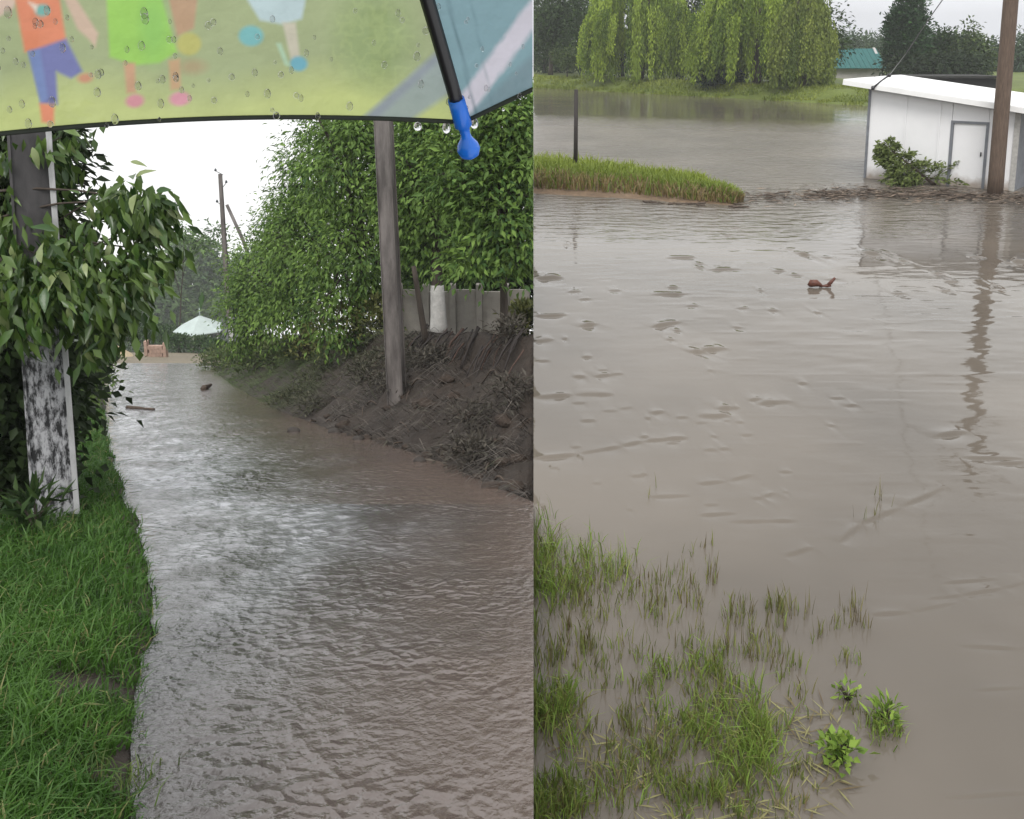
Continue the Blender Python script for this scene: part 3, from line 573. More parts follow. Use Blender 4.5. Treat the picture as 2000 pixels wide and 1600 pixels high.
g0 = at(440, 690, 47); g0[2] = float(gz(g0[0], 47)); gg = empty('sheet_gate', g0, 'grey sheet metal gate under the low branches near the gazebo', 'gate')
zt = at(440, 618, 47)[2]
for k in range(3):
    x0 = g0[0]+k*.25; V, F = box(x0+.01, x0+.24, 46.97, 47.02, g0[2]-.05, zt-.05*k); link('gate_panel', py_mesh('gate_panel', V, F, org=g0), 'pale_concrete' if k == 1 else 'grey_metal', gg)
for x0 in (g0[0]-.06, g0[0]+.76):
    V, F = box(x0, x0+.07, 46.94, 47.05, g0[2]-.1, zt+.1); link('gate_post', py_mesh('gate_post', V, F, org=g0), 'grey_metal', gg)
w0 = at(287, 712, 52); w0[2] = float(gz(w0[0], 52)); wr = empty('garden_wall', w0, 'low pink brick wall with two posts at the end of the lane', 'wall')
wz = pxm(26, 52)
for k in range(3):
    for j in range(4):
        xx = w0[0]+.14+j*.215+(.1 if k % 2 else 0)
        V, F = box(xx, min(xx+.205, w0[0]+1.06), 51.9, 52.15, w0[2]+k*wz/3.4, w0[2]+(k+1)*wz/3.4-.012); link('brick', py_mesh('brick', V, F, org=w0), 'pink_brick', wr)
for x0, hh in ((w0[0]-.05, .95), (w0[0]+1.05, .85)):
    V, F = box(x0, x0+.18, 51.86, 52.2, w0[2]-.1, w0[2]+hh); link('wall_post', bevel(py_mesh('wall_post', V, F, org=w0), .015), 'pink_brick', wr)
def mound(name, c, rx, ry, h, m, label, cat, seed, group=None, nu=18, nv=7):
    r_ = np.random.default_rng(seed); V = [(c[0], c[1], c[2]+h)]
    for a in range(1, nv):
        for b_ in range(nu):
            t = b_/nu*2*np.pi; rr = a/(nv-1); k = 1+.18*(noise(math.cos(t)*2+seed, math.sin(t)*2+a*.3)-.5)*2
            V.append((c[0]+rx*rr*math.cos(t)*k, c[1]+ry*rr*math.sin(t)*k, c[2]-.1+(h+.1)*math.cos(rr*math.pi/2)*(1+.2*(r_.random()-.5))))
    F = [(0, 1+k, 1+(k+1) % nu) for k in range(nu)]+[(1+(a-1)*nu+k, 1+a*nu+k, 1+a*nu+(k+1) % nu, 1+(a-1)*nu+(k+1) % nu) for a in range(1, nv-1) for k in range(nu)]
    o = link(name, py_mesh(name, V, F, True, c), m); o.location = c; return setp(o, label, cat, group)
sc_ = at(206, 712, 51); sc_[2] = float(gz(sc_[0], 51)); mound('sand_heap', sc_, 1.5, 1.2, .75, 'sand', 'pale sandy heap at the far end of the lane', 'sand heap', 3)

# ------------------------------------------------------------------ near tree and hedge round the lichened pole
NG1, NG2 = (0.022, 0.056, 0.011), (0.105, 0.17, 0.036)
def big_leaf(nm, L_, W_, sag, seed):
    r_ = np.random.default_rng(seed); V = []; 
    prof = [(0, .04), (.12, .5), (.35, 1), (.6, .92), (.82, .5), (1, .02)]
    for t, wv in prof:
        z = -sag*t*t*L_; 
        V += [(-wv*W_/2, t*L_, z+wv*W_*.16*(1+.3*r_.normal())), (0, t*L_, z), (wv*W_/2, t*L_, z+wv*W_*.16*(1+.3*r_.normal()))]
    F = [(a*3+k, a*3+k+1, a*3+k+4, a*3+k+3) for a in range(5) for k in range(2)]
    me = np_mesh(nm, V, F, None, True); return me
LEAFCOL = []
for k, c_ in enumerate(((0.036, 0.088, 0.017), (0.062, 0.122, 0.024), (0.105, 0.168, 0.036), (0.22, 0.27, 0.11))):
    mat('big_leaf_%d' % k, c_, 0.33, 0.5, noise_scale=14, var=0.18, trans=0.2, bump=0.002, bump_scale=60); LEAFCOL.append('big_leaf_%d' % k)
leaf_meshes = []
for k in range(8):
    me = big_leaf('leaf', .14, .05, .25+.12*(k % 4), k); me.materials.append(MATS[LEAFCOL[k % 4]]); leaf_meshes.append(me)
nb = lane_pt(-130, 1000); nb[2] = float(gz(nb[0], nb[1])); nroot = empty('fruit_tree', nb, 'leafy tree with long drooping glossy leaves in front of the lichened pole', 'tree')
CL = [(262, 395, 6.6, .22, .13, 46), (318, 405, 6.7, .07, .06, 8), (330, 500, 6.9, .07, .06, 8), (215, 372, 6.7, .08, .05, 8), (290, 440, 6.6, .12, .11, 20), (250, 520, 6.5, .26, .2, 34), (180, 560, 6.3, .28, .24, 44), (100, 560, 6.2, .26, .26, 46), (30, 540, 6.2, .24, .3, 40), (40, 430, 6.7, .22, .24, 30),
      (215, 605, 6.4, .2, .2, 36), (120, 580, 6.2, .22, .16, 36), (35, 590, 6.2, .2, .2, 30), (120, 350, 7.0, .08, .25, 16), (40, 290, 6.8, .3, .1, 20), (120, 268, 6.8, .14, .05, 8), (275, 535, 6.9, .14, .1, 14), (195, 670, 6.5, .1, .09, 12), (150, 480, 6.8, .16, .16, 20)]
r_ = np.random.default_rng(77); n_obj = 0; stuffC = []; tips = []
for (px, py, Y, rx, rz, n_) in CL:
    c = at(px, py, Y); tips.append(c)
    for k in range(n_*6):
        off = r_.normal(size=3)*np.array([rx, .22, rz])*.62; p = c+off
        if off[2] > 0 and k % 3 == 0: p[2] -= .02
        front = off[1] < 0.02
        if front and k < n_*2 and n_obj < 300 and r_.random() < .62:
            d = Vector((off[0]*1.3+r_.normal()*.35, -abs(r_.normal())*.3+r_.normal()*.25, -1.0+r_.normal()*.35+(.9 if off[2] > rz*.45 else 0))).normalized()
            o = bpy.data.objects.new('leaf', leaf_meshes[r_.integers(8)]); col.objects.link(o); o.parent = nroot
            nrm = Vector((r_.normal()*.4, -.7+r_.normal()*.3, .75)); xax = d.cross(nrm).normalized(); zax = xax.cross(d)
            M_ = Matrix((xax, d, zax)).transposed().to_4x4(); M_.translation = Vector(p-nb); s_ = r_.uniform(.55, 1.25); o.matrix_basis = M_ @ Matrix.Diagonal((s_, s_, s_, 1)); n_obj += 1
        else: stuffC.append((p, off))
sc2 = np.array([a for a, b in stuffC]); so2 = np.array([b for a, b in stuffC]); n = len(sc2)
D = np.stack([so2[:, 0]*1.3+r_.normal(0, .4, n), r_.normal(0, .4, n), -1+r_.normal(0, .45, n)], 1); Nn = unit(np.array([0, -.6, .8])+r_.normal(size=(n, 3))*.35)
V, F, c = leaf_arrays(sc2, D, Nn, (.15*r_.uniform(.45, 1.25, n)), .054*r_.uniform(.6, 1.2, n), mixcol(NG1, NG2, r_.random(n)), side=-1)
setp(link('small_leaves', np_mesh('small_leaves', V, F, c, False, nb), 'wet_leaf', nroot), kind='stuff')
ttop = at(-90, 380, Yp); q = np.linspace(0, 1, 7)[:, None]; V, F = tube(nb+(ttop-nb)*q, .11*(1-.4*q[:, 0]), 9); link('trunk', py_mesh('trunk', V, F, True, nb), 'bark', nroot)
for c in tips:
    p0 = nb+(ttop-nb)*r_.uniform(.55, 1); pp = p0+(c-p0)*np.linspace(0, 1, 6)[:, None]; pp[:, 2] += .1*np.sin(np.linspace(0, np.pi, 6)); V, F = tube(pp, np.linspace(.013, .004, 6), 6)
    link('limb', py_mesh('limb', V, F, True, nb), 'bark', nroot)

hb0 = lane_pt(-20, 1010); hb0[2] = float(gz(hb0[0], hb0[1]))
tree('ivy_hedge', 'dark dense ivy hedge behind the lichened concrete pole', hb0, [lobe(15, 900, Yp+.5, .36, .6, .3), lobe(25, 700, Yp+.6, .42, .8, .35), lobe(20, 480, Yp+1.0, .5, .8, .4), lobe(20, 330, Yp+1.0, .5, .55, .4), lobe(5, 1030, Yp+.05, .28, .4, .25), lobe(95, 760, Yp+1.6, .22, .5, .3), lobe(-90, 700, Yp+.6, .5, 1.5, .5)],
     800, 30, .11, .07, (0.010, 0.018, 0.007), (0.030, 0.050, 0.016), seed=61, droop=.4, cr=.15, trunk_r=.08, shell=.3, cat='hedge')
p = lane_pt(172, 800); shrub('roadside_bush', 'bright green bush at the edge of the lane past the lichened pole', p[0], p[1], .42, .95, 900, .13, .06, (0.05, 0.09, 0.02), (0.13, 0.2, 0.05), 150)
p = lane_pt(140, 790); shrub('roadside_bush', 'darker green bush hard against the lichened pole above the verge', p[0]-.2, p[1]+1.5, .5, 1.3, 900, .14, .07, (0.03, 0.06, 0.015), (0.10, 0.15, 0.04), 151)
p = lane_pt(75, 1070); shrub('broadleaf_weed', 'dark broad leaved weed at the foot of the lichened pole', p[0], p[1], .16, .34, 70, .16, .05, (0.02, 0.045, 0.015), (0.06, 0.10, 0.03), 152, cat='weed')

# grass verge
n = 70000; y = 2.6*(17/2.6)**rng.random(n); y = 2.1+(17-2.1)*rng.random(n)**2.0; l = rng.random(n)**.9*np.interp(y, [2.5, 6, 17], [1.2, 1.9, 2.2]); x = xl(y)-l-.01
dens = fbm(x*2.2, y*2.2); bare = (y < 3.5) & (l < .5) & (dens < .42); keep = ~bare & (dens > .2) & (rng.random(n) < sstep(l/.10)+.12)
x, y, l = x[keep], y[keep], l[keep]; n = len(x); P = np.stack([x, y, gz(x, y)-.01], 1)
H = rng.uniform(.05, .16, n)*(0.7+.7*fbm(x*1.5+9, y*1.5))*np.interp(l, [0, .2, .8], [.6, 1, 1.25]); a = rng.uniform(0, 6.28, n); ln = rng.uniform(.1, .75, n)
lean = np.stack([np.cos(a)*ln+.12, np.sin(a)*ln-.1, 0*a], 1)
cgz = mixcol((0.022, 0.072, 0.011), (0.092, 0.195, 0.032), np.clip(fbm(x*3, y*3)*.9+rng.random(n)*.35-.12, 0, 1)); yw = rng.random(n) < .05; cgz[yw] = (0.22, 0.22, 0.09)
V, F, c = blade_arrays(P, H, rng.uniform(.004, .009, n)*np.interp(y, [3, 15], [1, 2.2]), lean, rng.uniform(.2, 1, n), cgz, -1)
o = link('verge_grass', np_mesh('verge_grass', V, F, c), 'blade'); setp(o, 'lush wet green grass along the edge of the muddy stream', 'grass', kind='stuff')
tl = 'small grass tuft rooted in the mud at the stream edge'
for k, (px, py) in enumerate(((258, 1540), (150, 1560), (215, 1590))):
    p = lane_pt(px, py); p[2] = float(gz(p[0], p[1])); m_ = 90; r_ = np.random.default_rng(200+k); Pp = np.stack([r_.normal(0, .05, m_), r_.normal(0, .05, m_), np.full(m_, -.02)], 1)
    a = r_.uniform(0, 6.28, m_); lean = np.stack([np.cos(a), np.sin(a), 0*a], 1)*r_.uniform(.2, .8, (m_, 1))
    V, F, c = blade_arrays(Pp, r_.uniform(.05, .11, m_), np.full(m_, .006), lean, r_.uniform(.2, 1, m_), mixcol((0.04, 0.08, 0.015), (0.13, 0.17, 0.05), r_.random(m_)))
    o = link('grass_tuft', np_mesh('grass_tuft', V, F, c), 'blade'); o.location = p; setp(o, tl, 'grass', 'tufts in the mud', 'stuff')

# flattened muddy grass and dead stalks on the bank
n = 19000; y = Y_SEAM-1+(34-Y_SEAM)*rng.random(n)**1.6; e = rng.random(n)**.9*2.6+.02; x = xr(y)+e; k = (x < 0.0) & (fbm(x*1.7+4, y*1.7) > .45); x, y, e = x[k], y[k], e[k]; n = len(x)
P = np.stack([x, y, gz(x, y)], 1); H = rng.uniform(.10, .40, n); dirx = -rng.uniform(.5, 1.5, n); diry = rng.normal(-.5, .5, n); lean = np.stack([dirx, diry, -rng.uniform(.25, .9, n)], 1)
gr_ = np.clip(sstep((y-14)/8)*.95+(rng.random(n) < .05)*.3, 0, 1)
cc_ = mixcol((0.028, 0.023, 0.02), (0.14, 0.122, 0.105), rng.random(n)**1.7); cc_ = cc_*(1-gr_[:, None])+np.array([0.075, 0.115, 0.035])*gr_[:, None]
V, F, c = blade_arrays(P, H*rng.uniform(.5, 1.2, n), rng.uniform(.005, .014, n), lean*.8, rng.uniform(0, 1.2, n), cc_, -1)
o = link('flattened_grass', np_mesh('flattened_grass', V, F, c), 'mud_blade'); setp(o, 'grey brown grass combed flat by the flood over the bank', 'grass', kind='stuff')
r_ = np.random.default_rng(8)
for k in range(70):
    y = 10.5+7*r_.random(); x = xr(np.array(y))+r_.uniform(1.95, 2.4); x = float(x)
    if x > -.03: continue
    z = float(gz(x, y)); ln = r_.uniform(.25, .6); q = np.linspace(0, 1, 6)
    pp = np.stack([x-.25*q-.1*np.sin(q*3)*r_.random(), y-.35*q+r_.normal(0, .05)*q, z+.12-ln*q+.02*r_.normal(size=6)], 1)
    V, F = tube(side_clamp(pp, -1), (.008+.018*r_.random())*(1-.6*q), 5); link('root', py_mesh('root', V, F, True), 'root_brown' if r_.random() < .4 else 'rusty_dark', ground)
for k in range(26):
    y = float(Y_SEAM+.3+9*r_.random()); x = float(xr(np.array(y)))+r_.uniform(.05, 1.7)
    if x > -.05: continue
    z = float(gz(x, y)); a = r_.uniform(-2.2, -.4); ln = r_.uniform(.2, .6); q = np.linspace(0, 1, 5)
    pp = np.stack([x+math.cos(a)*ln*q, y+math.sin(a)*ln*q, 0*q], 1); pp[:, 2] = gz(pp[:, 0], pp[:, 1])+.03+.06*np.sin(q*3); c0 = pp[0].copy(); pp = side_clamp(pp, -1)
    V, F = tube(pp, (.006+.012*r_.random())*(1-.5*q), 5); o = link('fallen_stick', py_mesh('fallen_stick', V, F, True, c0), 'driftwood'); o.location = c0
    setp(o, 'muddy fallen stick lying on the flood combed bank', 'stick', 'sticks on the bank')
def rock(c, s, seed, label, group, name='rock', m_='stone', cat='rock'):
    r2 = np.random.default_rng(seed); bm = bmesh.new(); bmesh.ops.create_icosphere(bm, subdivisions=2, radius=1)
    for v in bm.verts:
        k = 1+.25*(noise(v.co.x*1.5+seed, v.co.y*1.5+v.co.z)-.5)*2+r2.normal()*.03; v.co = Vector((v.co.x*s*k, v.co.y*s*.8*k, v.co.z*s*.6*k))
    me = bpy.data.meshes.new(name); bm.to_mesh(me); bm.free()
    for p in me.polygons: p.use_smooth = True
    o = link(name, me, m_); o.location = c; setp(o, label, cat, group)
for k, (px, py, s) in enumerate(((960, 948, .09), (1012, 938, .12), (930, 930, .07), (985, 960, .06), (575, 846, .10), (655, 848, .11), (700, 862, .09), (820, 905, .08), (1028, 972, .05))):
    p = lane_pt(px, py); p[2] += .03; rock(p, s, 300+k, 'muddy stone at the foot of the bank by the stream', 'stones along the bank foot')
for k, (px, py, s) in enumerate(((212, 905, .07), (216, 935, .05))):
    p = lane_pt(px, py); p[2] += .03; rock(p, s, 320+k, 'small wet stone at the grassy edge of the stream', 'stones along the grass edge')
mat('clod_soil', (0.048, 0.035, 0.027), 0.8, 0.25, noise_scale=14, var=.4, bump=.02, bump_scale=28)
r_ = np.random.default_rng(45)
for k in range(48):
    y = float(Y_SEAM-.2+8*r_.random()**1.3); x = float(xr(np.array(y)))+r_.uniform(.0, 1.8)**1.2
    if x > -.14: continue
    rock(np.array([x, y, float(gz(x, y))+.01]), r_.uniform(.05, .13), 700+k, 'dark wet clod of earth slumped on the eroded bank', 'earth clods on the bank', 'earth_clod', 'clod_soil', 'clod')
def stick(name, p0, p1, r0, m, label, cat='stick', group=None, bend=.03, seed=0):
    p0 = np.asarray(p0, float); p1 = np.asarray(p1, float); q = np.linspace(0, 1, 7); r2 = np.random.default_rng(seed)
    pp = p0+(p1-p0)*q[:, None]; pp += r2.normal(size=(7, 3))*bend*np.linalg.norm(p1-p0)*np.array([.5, .5, .3]); V, F = tube(pp, r0*(1-.5*q), 6)
    o = link(name, py_mesh(name, V, F, True, p0), m); o.location = p0; return setp(o, label, cat, group)
stick('floating_stick', lane_pt(248, 801)+[0, 0, .05], lane_pt(303, 804)+[0, 0, .05], .045, 'driftwood', 'dark floating branch out in the middle of the stream', seed=1)
stick('floating_stick', lane_pt(398, 764)+[0, 0, .06], lane_pt(412, 760)+[0, 0, .12], .09, 'driftwood', 'stubby dark snag sticking out of the stream near the weeds', seed=2)

# ------------------------------------------------------------------ umbrella held over the viewer
UP = dict(xc=-0.096, dc=0.145, zc=0.1318, R=0.469, beta=0.1135, tilt=0.4121, roll=0.1639, sag=0.0448, dome=0.2022)
ct, st_, cr_, sr_ = math.cos(UP['tilt']), math.sin(UP['tilt']), math.cos(UP['roll']), math.sin(UP['roll'])
def upt(r, th, extra=0.0):
    r = np.asarray(r, float); th = np.asarray(th, float)
    x, y, z = UP['R']*r*np.sin(th), UP['R']*r*np.cos(th), UP['dome']*(1-r**2)+extra
    x, z = x*cr_-z*sr_, x*sr_+z*cr_; y, z = y*ct+z*st_, -y*st_+z*ct
    return np.stack([x+UP['xc'], y+UP['dc'], z+UP['zc']+EYE], -1)
ur = empty('umbrella', upt(0, 0, -.6), "child's umbrella with a green printed canopy, black ribs and blue tip", 'umbrella'); ub = np.array(ur.location)
def soft(d, w_=2.5): return np.clip(.5-d/(2*w_), 0, 1)
def sd_poly(x, y, pts):
    pts = np.asarray(pts, float); d = np.full(x.shape, 1e9); ins = np.zeros(x.shape, bool)
    for (ax, ay), (bx, by) in zip(pts, np.roll(pts, -1, 0)):
        ex, ey = bx-ax, by-ay; wx, wy = x-ax, y-ay; t = np.clip((wx*ex+wy*ey)/(ex*ex+ey*ey+1e-9), 0, 1); d = np.minimum(d, np.hypot(wx-ex*t, wy-ey*t))
        c = ((ay <= y) & (by > y)) | ((by <= y) & (ay > y)); xi = ax+(y-ay)/(by-ay+1e-12)*ex; ins ^= c & (x < xi)
    return np.where(ins, -d, d)
def sd_ell(x, y, cx, cy, rx, ry): return (np.hypot((x-cx)/rx, (y-cy)/ry)-1)*min(rx, ry)
def lin(c): c = np.asarray(c, float)/255; return np.where(c < .04, c/12.92, ((c+.055)/1.055)**2.4)
def print_main(u, v):
    # flat print of the fabric; u, v in millimetre-like units along and above the hem
    base = lin((196, 208, 130))*np.ones(u.shape+(3,)); 
    def over(d, c, k=1.0, w_=4):
        nonlocal base
        a = (soft(d, w_)*k)[..., None]; base = base*(1-a)+lin(c)*a
    n_ = fbm(u*.012, v*.02)
    over(70+20*np.sin(u*.012)-v, (142, 158, 128), .75, 45)
    over(sd_ell(u, v, 730, 165, 75, 95), (122, 150, 88), .7*1, 30)
    over(np.abs(fbm(u*.05, v*.05)-.5)*60-3+np.maximum(sd_ell(u, v, 730, 150, 80, 100), 0), (196, 214, 140), .22, 4)
    over(sd_poly(u, v, [(705, -4), (860, 150), (880, 60), (800, -4)]), (140, 158, 172), .9, 7)
    over(sd_poly(u, v, [(705, -4), (860, 150), (866, 135), (735, -4)]), (120, 128, 165), .6, 6)
    # child in orange shirt and blue shorts
    over(sd_poly(u, v, [(-20, 270), (35, 262), (22, 228), (-10, 212)]), (222, 190, 180))
    over(sd_poly(u, v, [(20, 270), (112, 262), (128, 165), (88, 150), (45, 148)]), (232, 118, 88))
    over(sd_poly(u, v, [(112, 268), (135, 260), (190, 175), (184, 150), (172, 165), (150, 185)]), (214, 180, 165))
    over(sd_ell(u, v, 80, 222, 14, 11), (88, 178, 178)); over(sd_poly(u, v, [(52, 238), (70, 232), (68, 220)]), (235, 225, 215))
    over(sd_poly(u, v, [(52, 148), (128, 168), (160, 105), (138, 93), (108, 108), (112, 45), (78, 48)]), (84, 92, 182))
    over(sd_poly(u, v, [(52, 148), (75, 152), (92, 60), (78, 48)]), (96, 130, 205), .8)
    over(sd_ell(u, v, 165, 92, 14, 9), (206, 130, 105)); over(sd_poly(u, v, [(75, 50), (105, 46), (104, 8), (80, 14)]), (240, 128, 100))
    # child in lime dress
    over(sd_poly(u, v, [(205, 270), (305, 270), (345, 135), (310, 115), (262, 112), (212, 130)]), (150, 214, 78)); over(sd_ell(u, v, 300, 185, 26, 60), (120, 196, 84), .6, 14)
    over(sd_poly(u, v, [(240, 118), (262, 116), (264, 58), (246, 58)]), (206, 150, 122)); over(sd_poly(u, v, [(328, 118), (350, 122), (352, 62), (332, 60)]), (204, 158, 122))
    over(sd_ell(u, v, 262, 42, 18, 13), (222, 132, 160)); over(sd_ell(u, v, 350, 42, 20, 14), (226, 140, 172))
    over(sd_poly(u, v, [(322, 270), (390, 268), (378, 180), (345, 165)]), (196, 130, 112), .75); over(sd_ell(u, v, 368, 150, 24, 22), (198, 190, 88), .8)
    over(sd_ell(u, v, 375, 105, 25, 14), (176, 140, 110), .7, 8)
    # child in pale blue dress
    over(sd_poly(u, v, [(462, 270), (605, 270), (590, 200), (555, 188), (508, 196)]), (190, 214, 226)); over(sd_ell(u, v, 490, 165, 24, 20), (92, 184, 196))
    over(sd_poly(u, v, [(552, 192), (578, 192), (586, 120), (568, 118)]), (206, 198, 184)); over(sd_ell(u, v, 583, 110, 17, 15), (74, 172, 204)); over(sd_poly(u, v, [(540, 150), (548, 150), (566, 104), (556, 108)]), (176, 216, 190))
    return (base*.74+lin((186, 188, 150))*.26)*(.92+.16*n_[..., None])
def print_side(u, v):
    base = lin((128, 158, 166))*np.ones(u.shape+(3,))
    a = (soft(np.abs(v-20-u*.62)-24-8*(fbm(u*.08, v*.08)-.5), 7)*.9)[..., None]; base = base*(1-a)+lin((208, 202, 212))*a
    a = (soft(v-4-u*.35, 8)*.8)[..., None]; base = base*(1-a)+lin((120, 140, 148))*a
    a = (soft(np.abs(u-28-v*.02)-2.2, 2)*.55)[..., None]; base = base*(1-a)+lin((74, 100, 108))*a
    a = (soft(np.abs(u-62-v*.05)-1.5, 2)*.35)[..., None]; base = base*(1-a)+lin((86, 116, 124))*a
    return base
fab = bpy.data.materials.new('umbrella_fabric'); fab.use_nodes = True; t = fab.node_tree; n_ = t.nodes; b_ = n_['Principled BSDF']; b_.inputs['Roughness'].default_value = .35
a_ = n_.new('ShaderNodeAttribute'); a_.attribute_name = 'Col'; t.links.new(a_.outputs['Color'], b_.inputs['Base Color'])
tx_ = n_.new('ShaderNodeTexCoord'); wn = n_.new('ShaderNodeTexNoise'); wn.inputs['Scale'].default_value = 22; wn.inputs['Detail'].default_value = 4; t.links.new(tx_.outputs['Object'], wn.inputs['Vector']); wb_ = n_.new('ShaderNodeBump'); wb_.inputs['Distance'].default_value = .006; t.links.new(wn.outputs[0], wb_.inputs['Height']); t.links.new(wb_.outputs[0], b_.inputs['Normal'])
tr = n_.new('ShaderNodeBsdfTranslucent'); t.links.new(a_.outputs['Color'], tr.inputs['Color']); t.links.new(wb_.outputs[0], tr.inputs['Normal']); ms = n_.new('ShaderNodeMixShader'); ms.inputs[0].default_value = .8
t.links.new(b_.outputs[0], ms.inputs[1]); t.links.new(tr.outputs[0], ms.inputs[2])
tp_ = n_.new('ShaderNodeBsdfTransparent'); m2 = n_.new('ShaderNodeMixShader'); m2.inputs[0].default_value = .02
t.links.new(ms.outputs[0], m2.inputs[1]); t.links.new(tp_.outputs[0], m2.inputs[2]); t.links.new(m2.outputs[0], n_['Material Output'].inputs['Surface']); MATS['umbrella_fabric'] = fab
R45 = math.radians(45)
def seam_cut(me):
    bm = bmesh.new(); bm.from_mesh(me); g = bm.verts[:]+bm.edges[:]+bm.faces[:]
    wb = -ub[0]-SEAM; bmesh.ops.bisect_plane(bm, geom=g, plane_co=(wb, 0, 0), plane_no=(1, 0, 0), clear_outer=True); bm.to_mesh(me); bm.free(); return me
MM = 1/0.000319      # print units per metre
for k in range(8):
    b0 = UP['beta']+(k-1)*R45; main = k == 0; nu_, nv_ = (420, 330) if main else ((200, 200) if k == 1 else (14, 14))
    tu = np.linspace(0, 1, nu_); r = 1-np.linspace(0, 1, nv_)**(1.6 if k < 2 else 1)*.98
    TU, RR = np.meshgrid(tu, r); rs = RR*(1-UP['sag']*4*TU*(1-TU)); V = upt(rs, b0+TU*R45)
    if V[..., 0].min() > 0: continue
    chord = 2*UP['R']*math.sin(R45/2)
    if main:
        # distance along the chord measured back from the rib, and height above the hem
        uu = np.interp(TU, np.linspace(0, 1, 9), [-443, -226, -34, 141, 303, 458, 608, 756, 905])-(1-RR)*10*(5+42*TU); vv = (1-RR)*1760; colr = print_main(uu, vv)
    elif k == 1: colr = print_side(TU*chord*MM*RR, (1-RR)*UP['R']*MM*1.15)
    else: colr = lin((150, 175, 120))*np.ones(V.shape)
    me = np_mesh('canopy_panel', V.reshape(-1, 3), grid_faces(nv_, nu_), colr.reshape(-1, 3), True, ub)
    if V[..., 0].max() > -.001: me = seam_cut(me)
    o = link('canopy_panel', me, 'umbrella_fabric', ur)
    if main: o['label'] = 'green printed panel with dancing children'
    # hem
    he = upt(1-UP['sag']*4*tu*(1-tu), b0+tu*R45)[:: (6 if main else 4 if k == 1 else 1)]; V, F = tube(he, np.full(len(he), .0016), 6)
    me = py_mesh('hem', V, F, True, ub)
    if he[:, 0].max() > -.003: me = seam_cut(me)
    if len(me.vertices): link('hem', me, 'hem', o)
for k in range(8):
    th = UP['beta']+(k-1)*R45; rr = np.linspace(.02, .985, 24); P = upt(rr, np.full(24, th), -.006)
    if P[:, 0].max() > -.005: continue
    V, F = tube(P, np.full(24, .0044), 8); rb = link('rib', py_mesh('rib', V, F, True, ub), 'rib_black', ur)
    tip = upt(1.0, th, -.004); dr = unit(upt(1.0, th, -.004)-upt(.95, th, -.004)); dn = unit(dr+np.array([0.02, -.05, -.9]))
    s0 = upt(.962, th, -.006); prof = [(0, .0052), (.010, .0054), (.0190, .0056), (.0205, .0036), (.0255, .0030), (.0285, .0040), (.0320, .0064), (.0360, .0074), (.0400, .0060), (.0425, .002)]
    cl = [s0+dr*d_ if d_ < .021 else s0+dr*.021+unit(dr*.5+dn*.5)*(d_-.021) for d_, q in prof]
    V, F = tube(cl, [q for d_, q in prof], 14); link('tip', py_mesh('tip', V, F, True, ub), 'blue_plastic', rb)
V, F = tube([upt(0, 0, h_) for h_ in (0.06, 0.0, -.2, -.4, -.6)], [.004]*5, 10); link('shaft', py_mesh('shaft', V, F, True, ub), 'dark_metal', ur)
V, F = tube([upt(0, 0, h_) for h_ in (-.6, -.63, -.7, -.73)], [.010, .013, .013, .008], 10); me = py_mesh('handle', V, F, True, ub); link('handle', me, 'blue_plastic', ur)
# rain drops clinging to the fabric
dm = bpy.data.materials.new('rain_drop'); dm.use_nodes = True; b_ = dm.node_tree.nodes['Principled BSDF']; b_.inputs['Transmission Weight'].default_value = 1; b_.inputs['Roughness'].default_value = 0; b_.inputs['IOR'].default_value = 1.33; MATS['rain_drop'] = dm
def drop_mesh(stretch):
    bm = bmesh.new(); bmesh.ops.create_uvsphere(bm, u_segments=10, v_segments=7, radius=1)
    for v in bm.verts: v.co.z *= stretch*(1.25 if v.co.z > 0 else 1); v.co.y *= .6
    me = bpy.data.meshes.new('rain_drop'); bm.to_mesh(me); bm.free(); me.materials.append(dm)
    for p_ in me.polygons: p_.use_smooth = True
    return me
dms = [drop_mesh(s_) for s_ in (1, 1.2, 1.35)]
r_ = np.random.default_rng(31)
def drop(p, s_):
    if p[0] > -.004: return
    o = bpy.data.objects.new('rain_drop', dms[r_.integers(3)]); col.objects.link(o); o.parent = ur; o.location = Vector(p-ub); o.scale = (s_,)*3
for k in range(80): tq = 1-r_.random()*.72; drop(upt((1-.004-.13*r_.random()**1.1)*(1-UP['sag']*4*tq*(1-tq)), UP['beta']-R45*(1-tq)-.004, -.0035), r_.uniform(.0009, .0022))
for k in range(16): drop(upt(1-.01-.13*r_.random(), UP['beta']+R45*r_.random()*.14+.01, -.004), r_.uniform(.0008, .0016))
for tq in (.925, .972, 1.02): drop(upt(1-UP['sag']*4*(tq % 1)*(1-(tq % 1)), UP['beta']-R45*(1-tq))+np.array([0, 0, -.0045]), .0026)

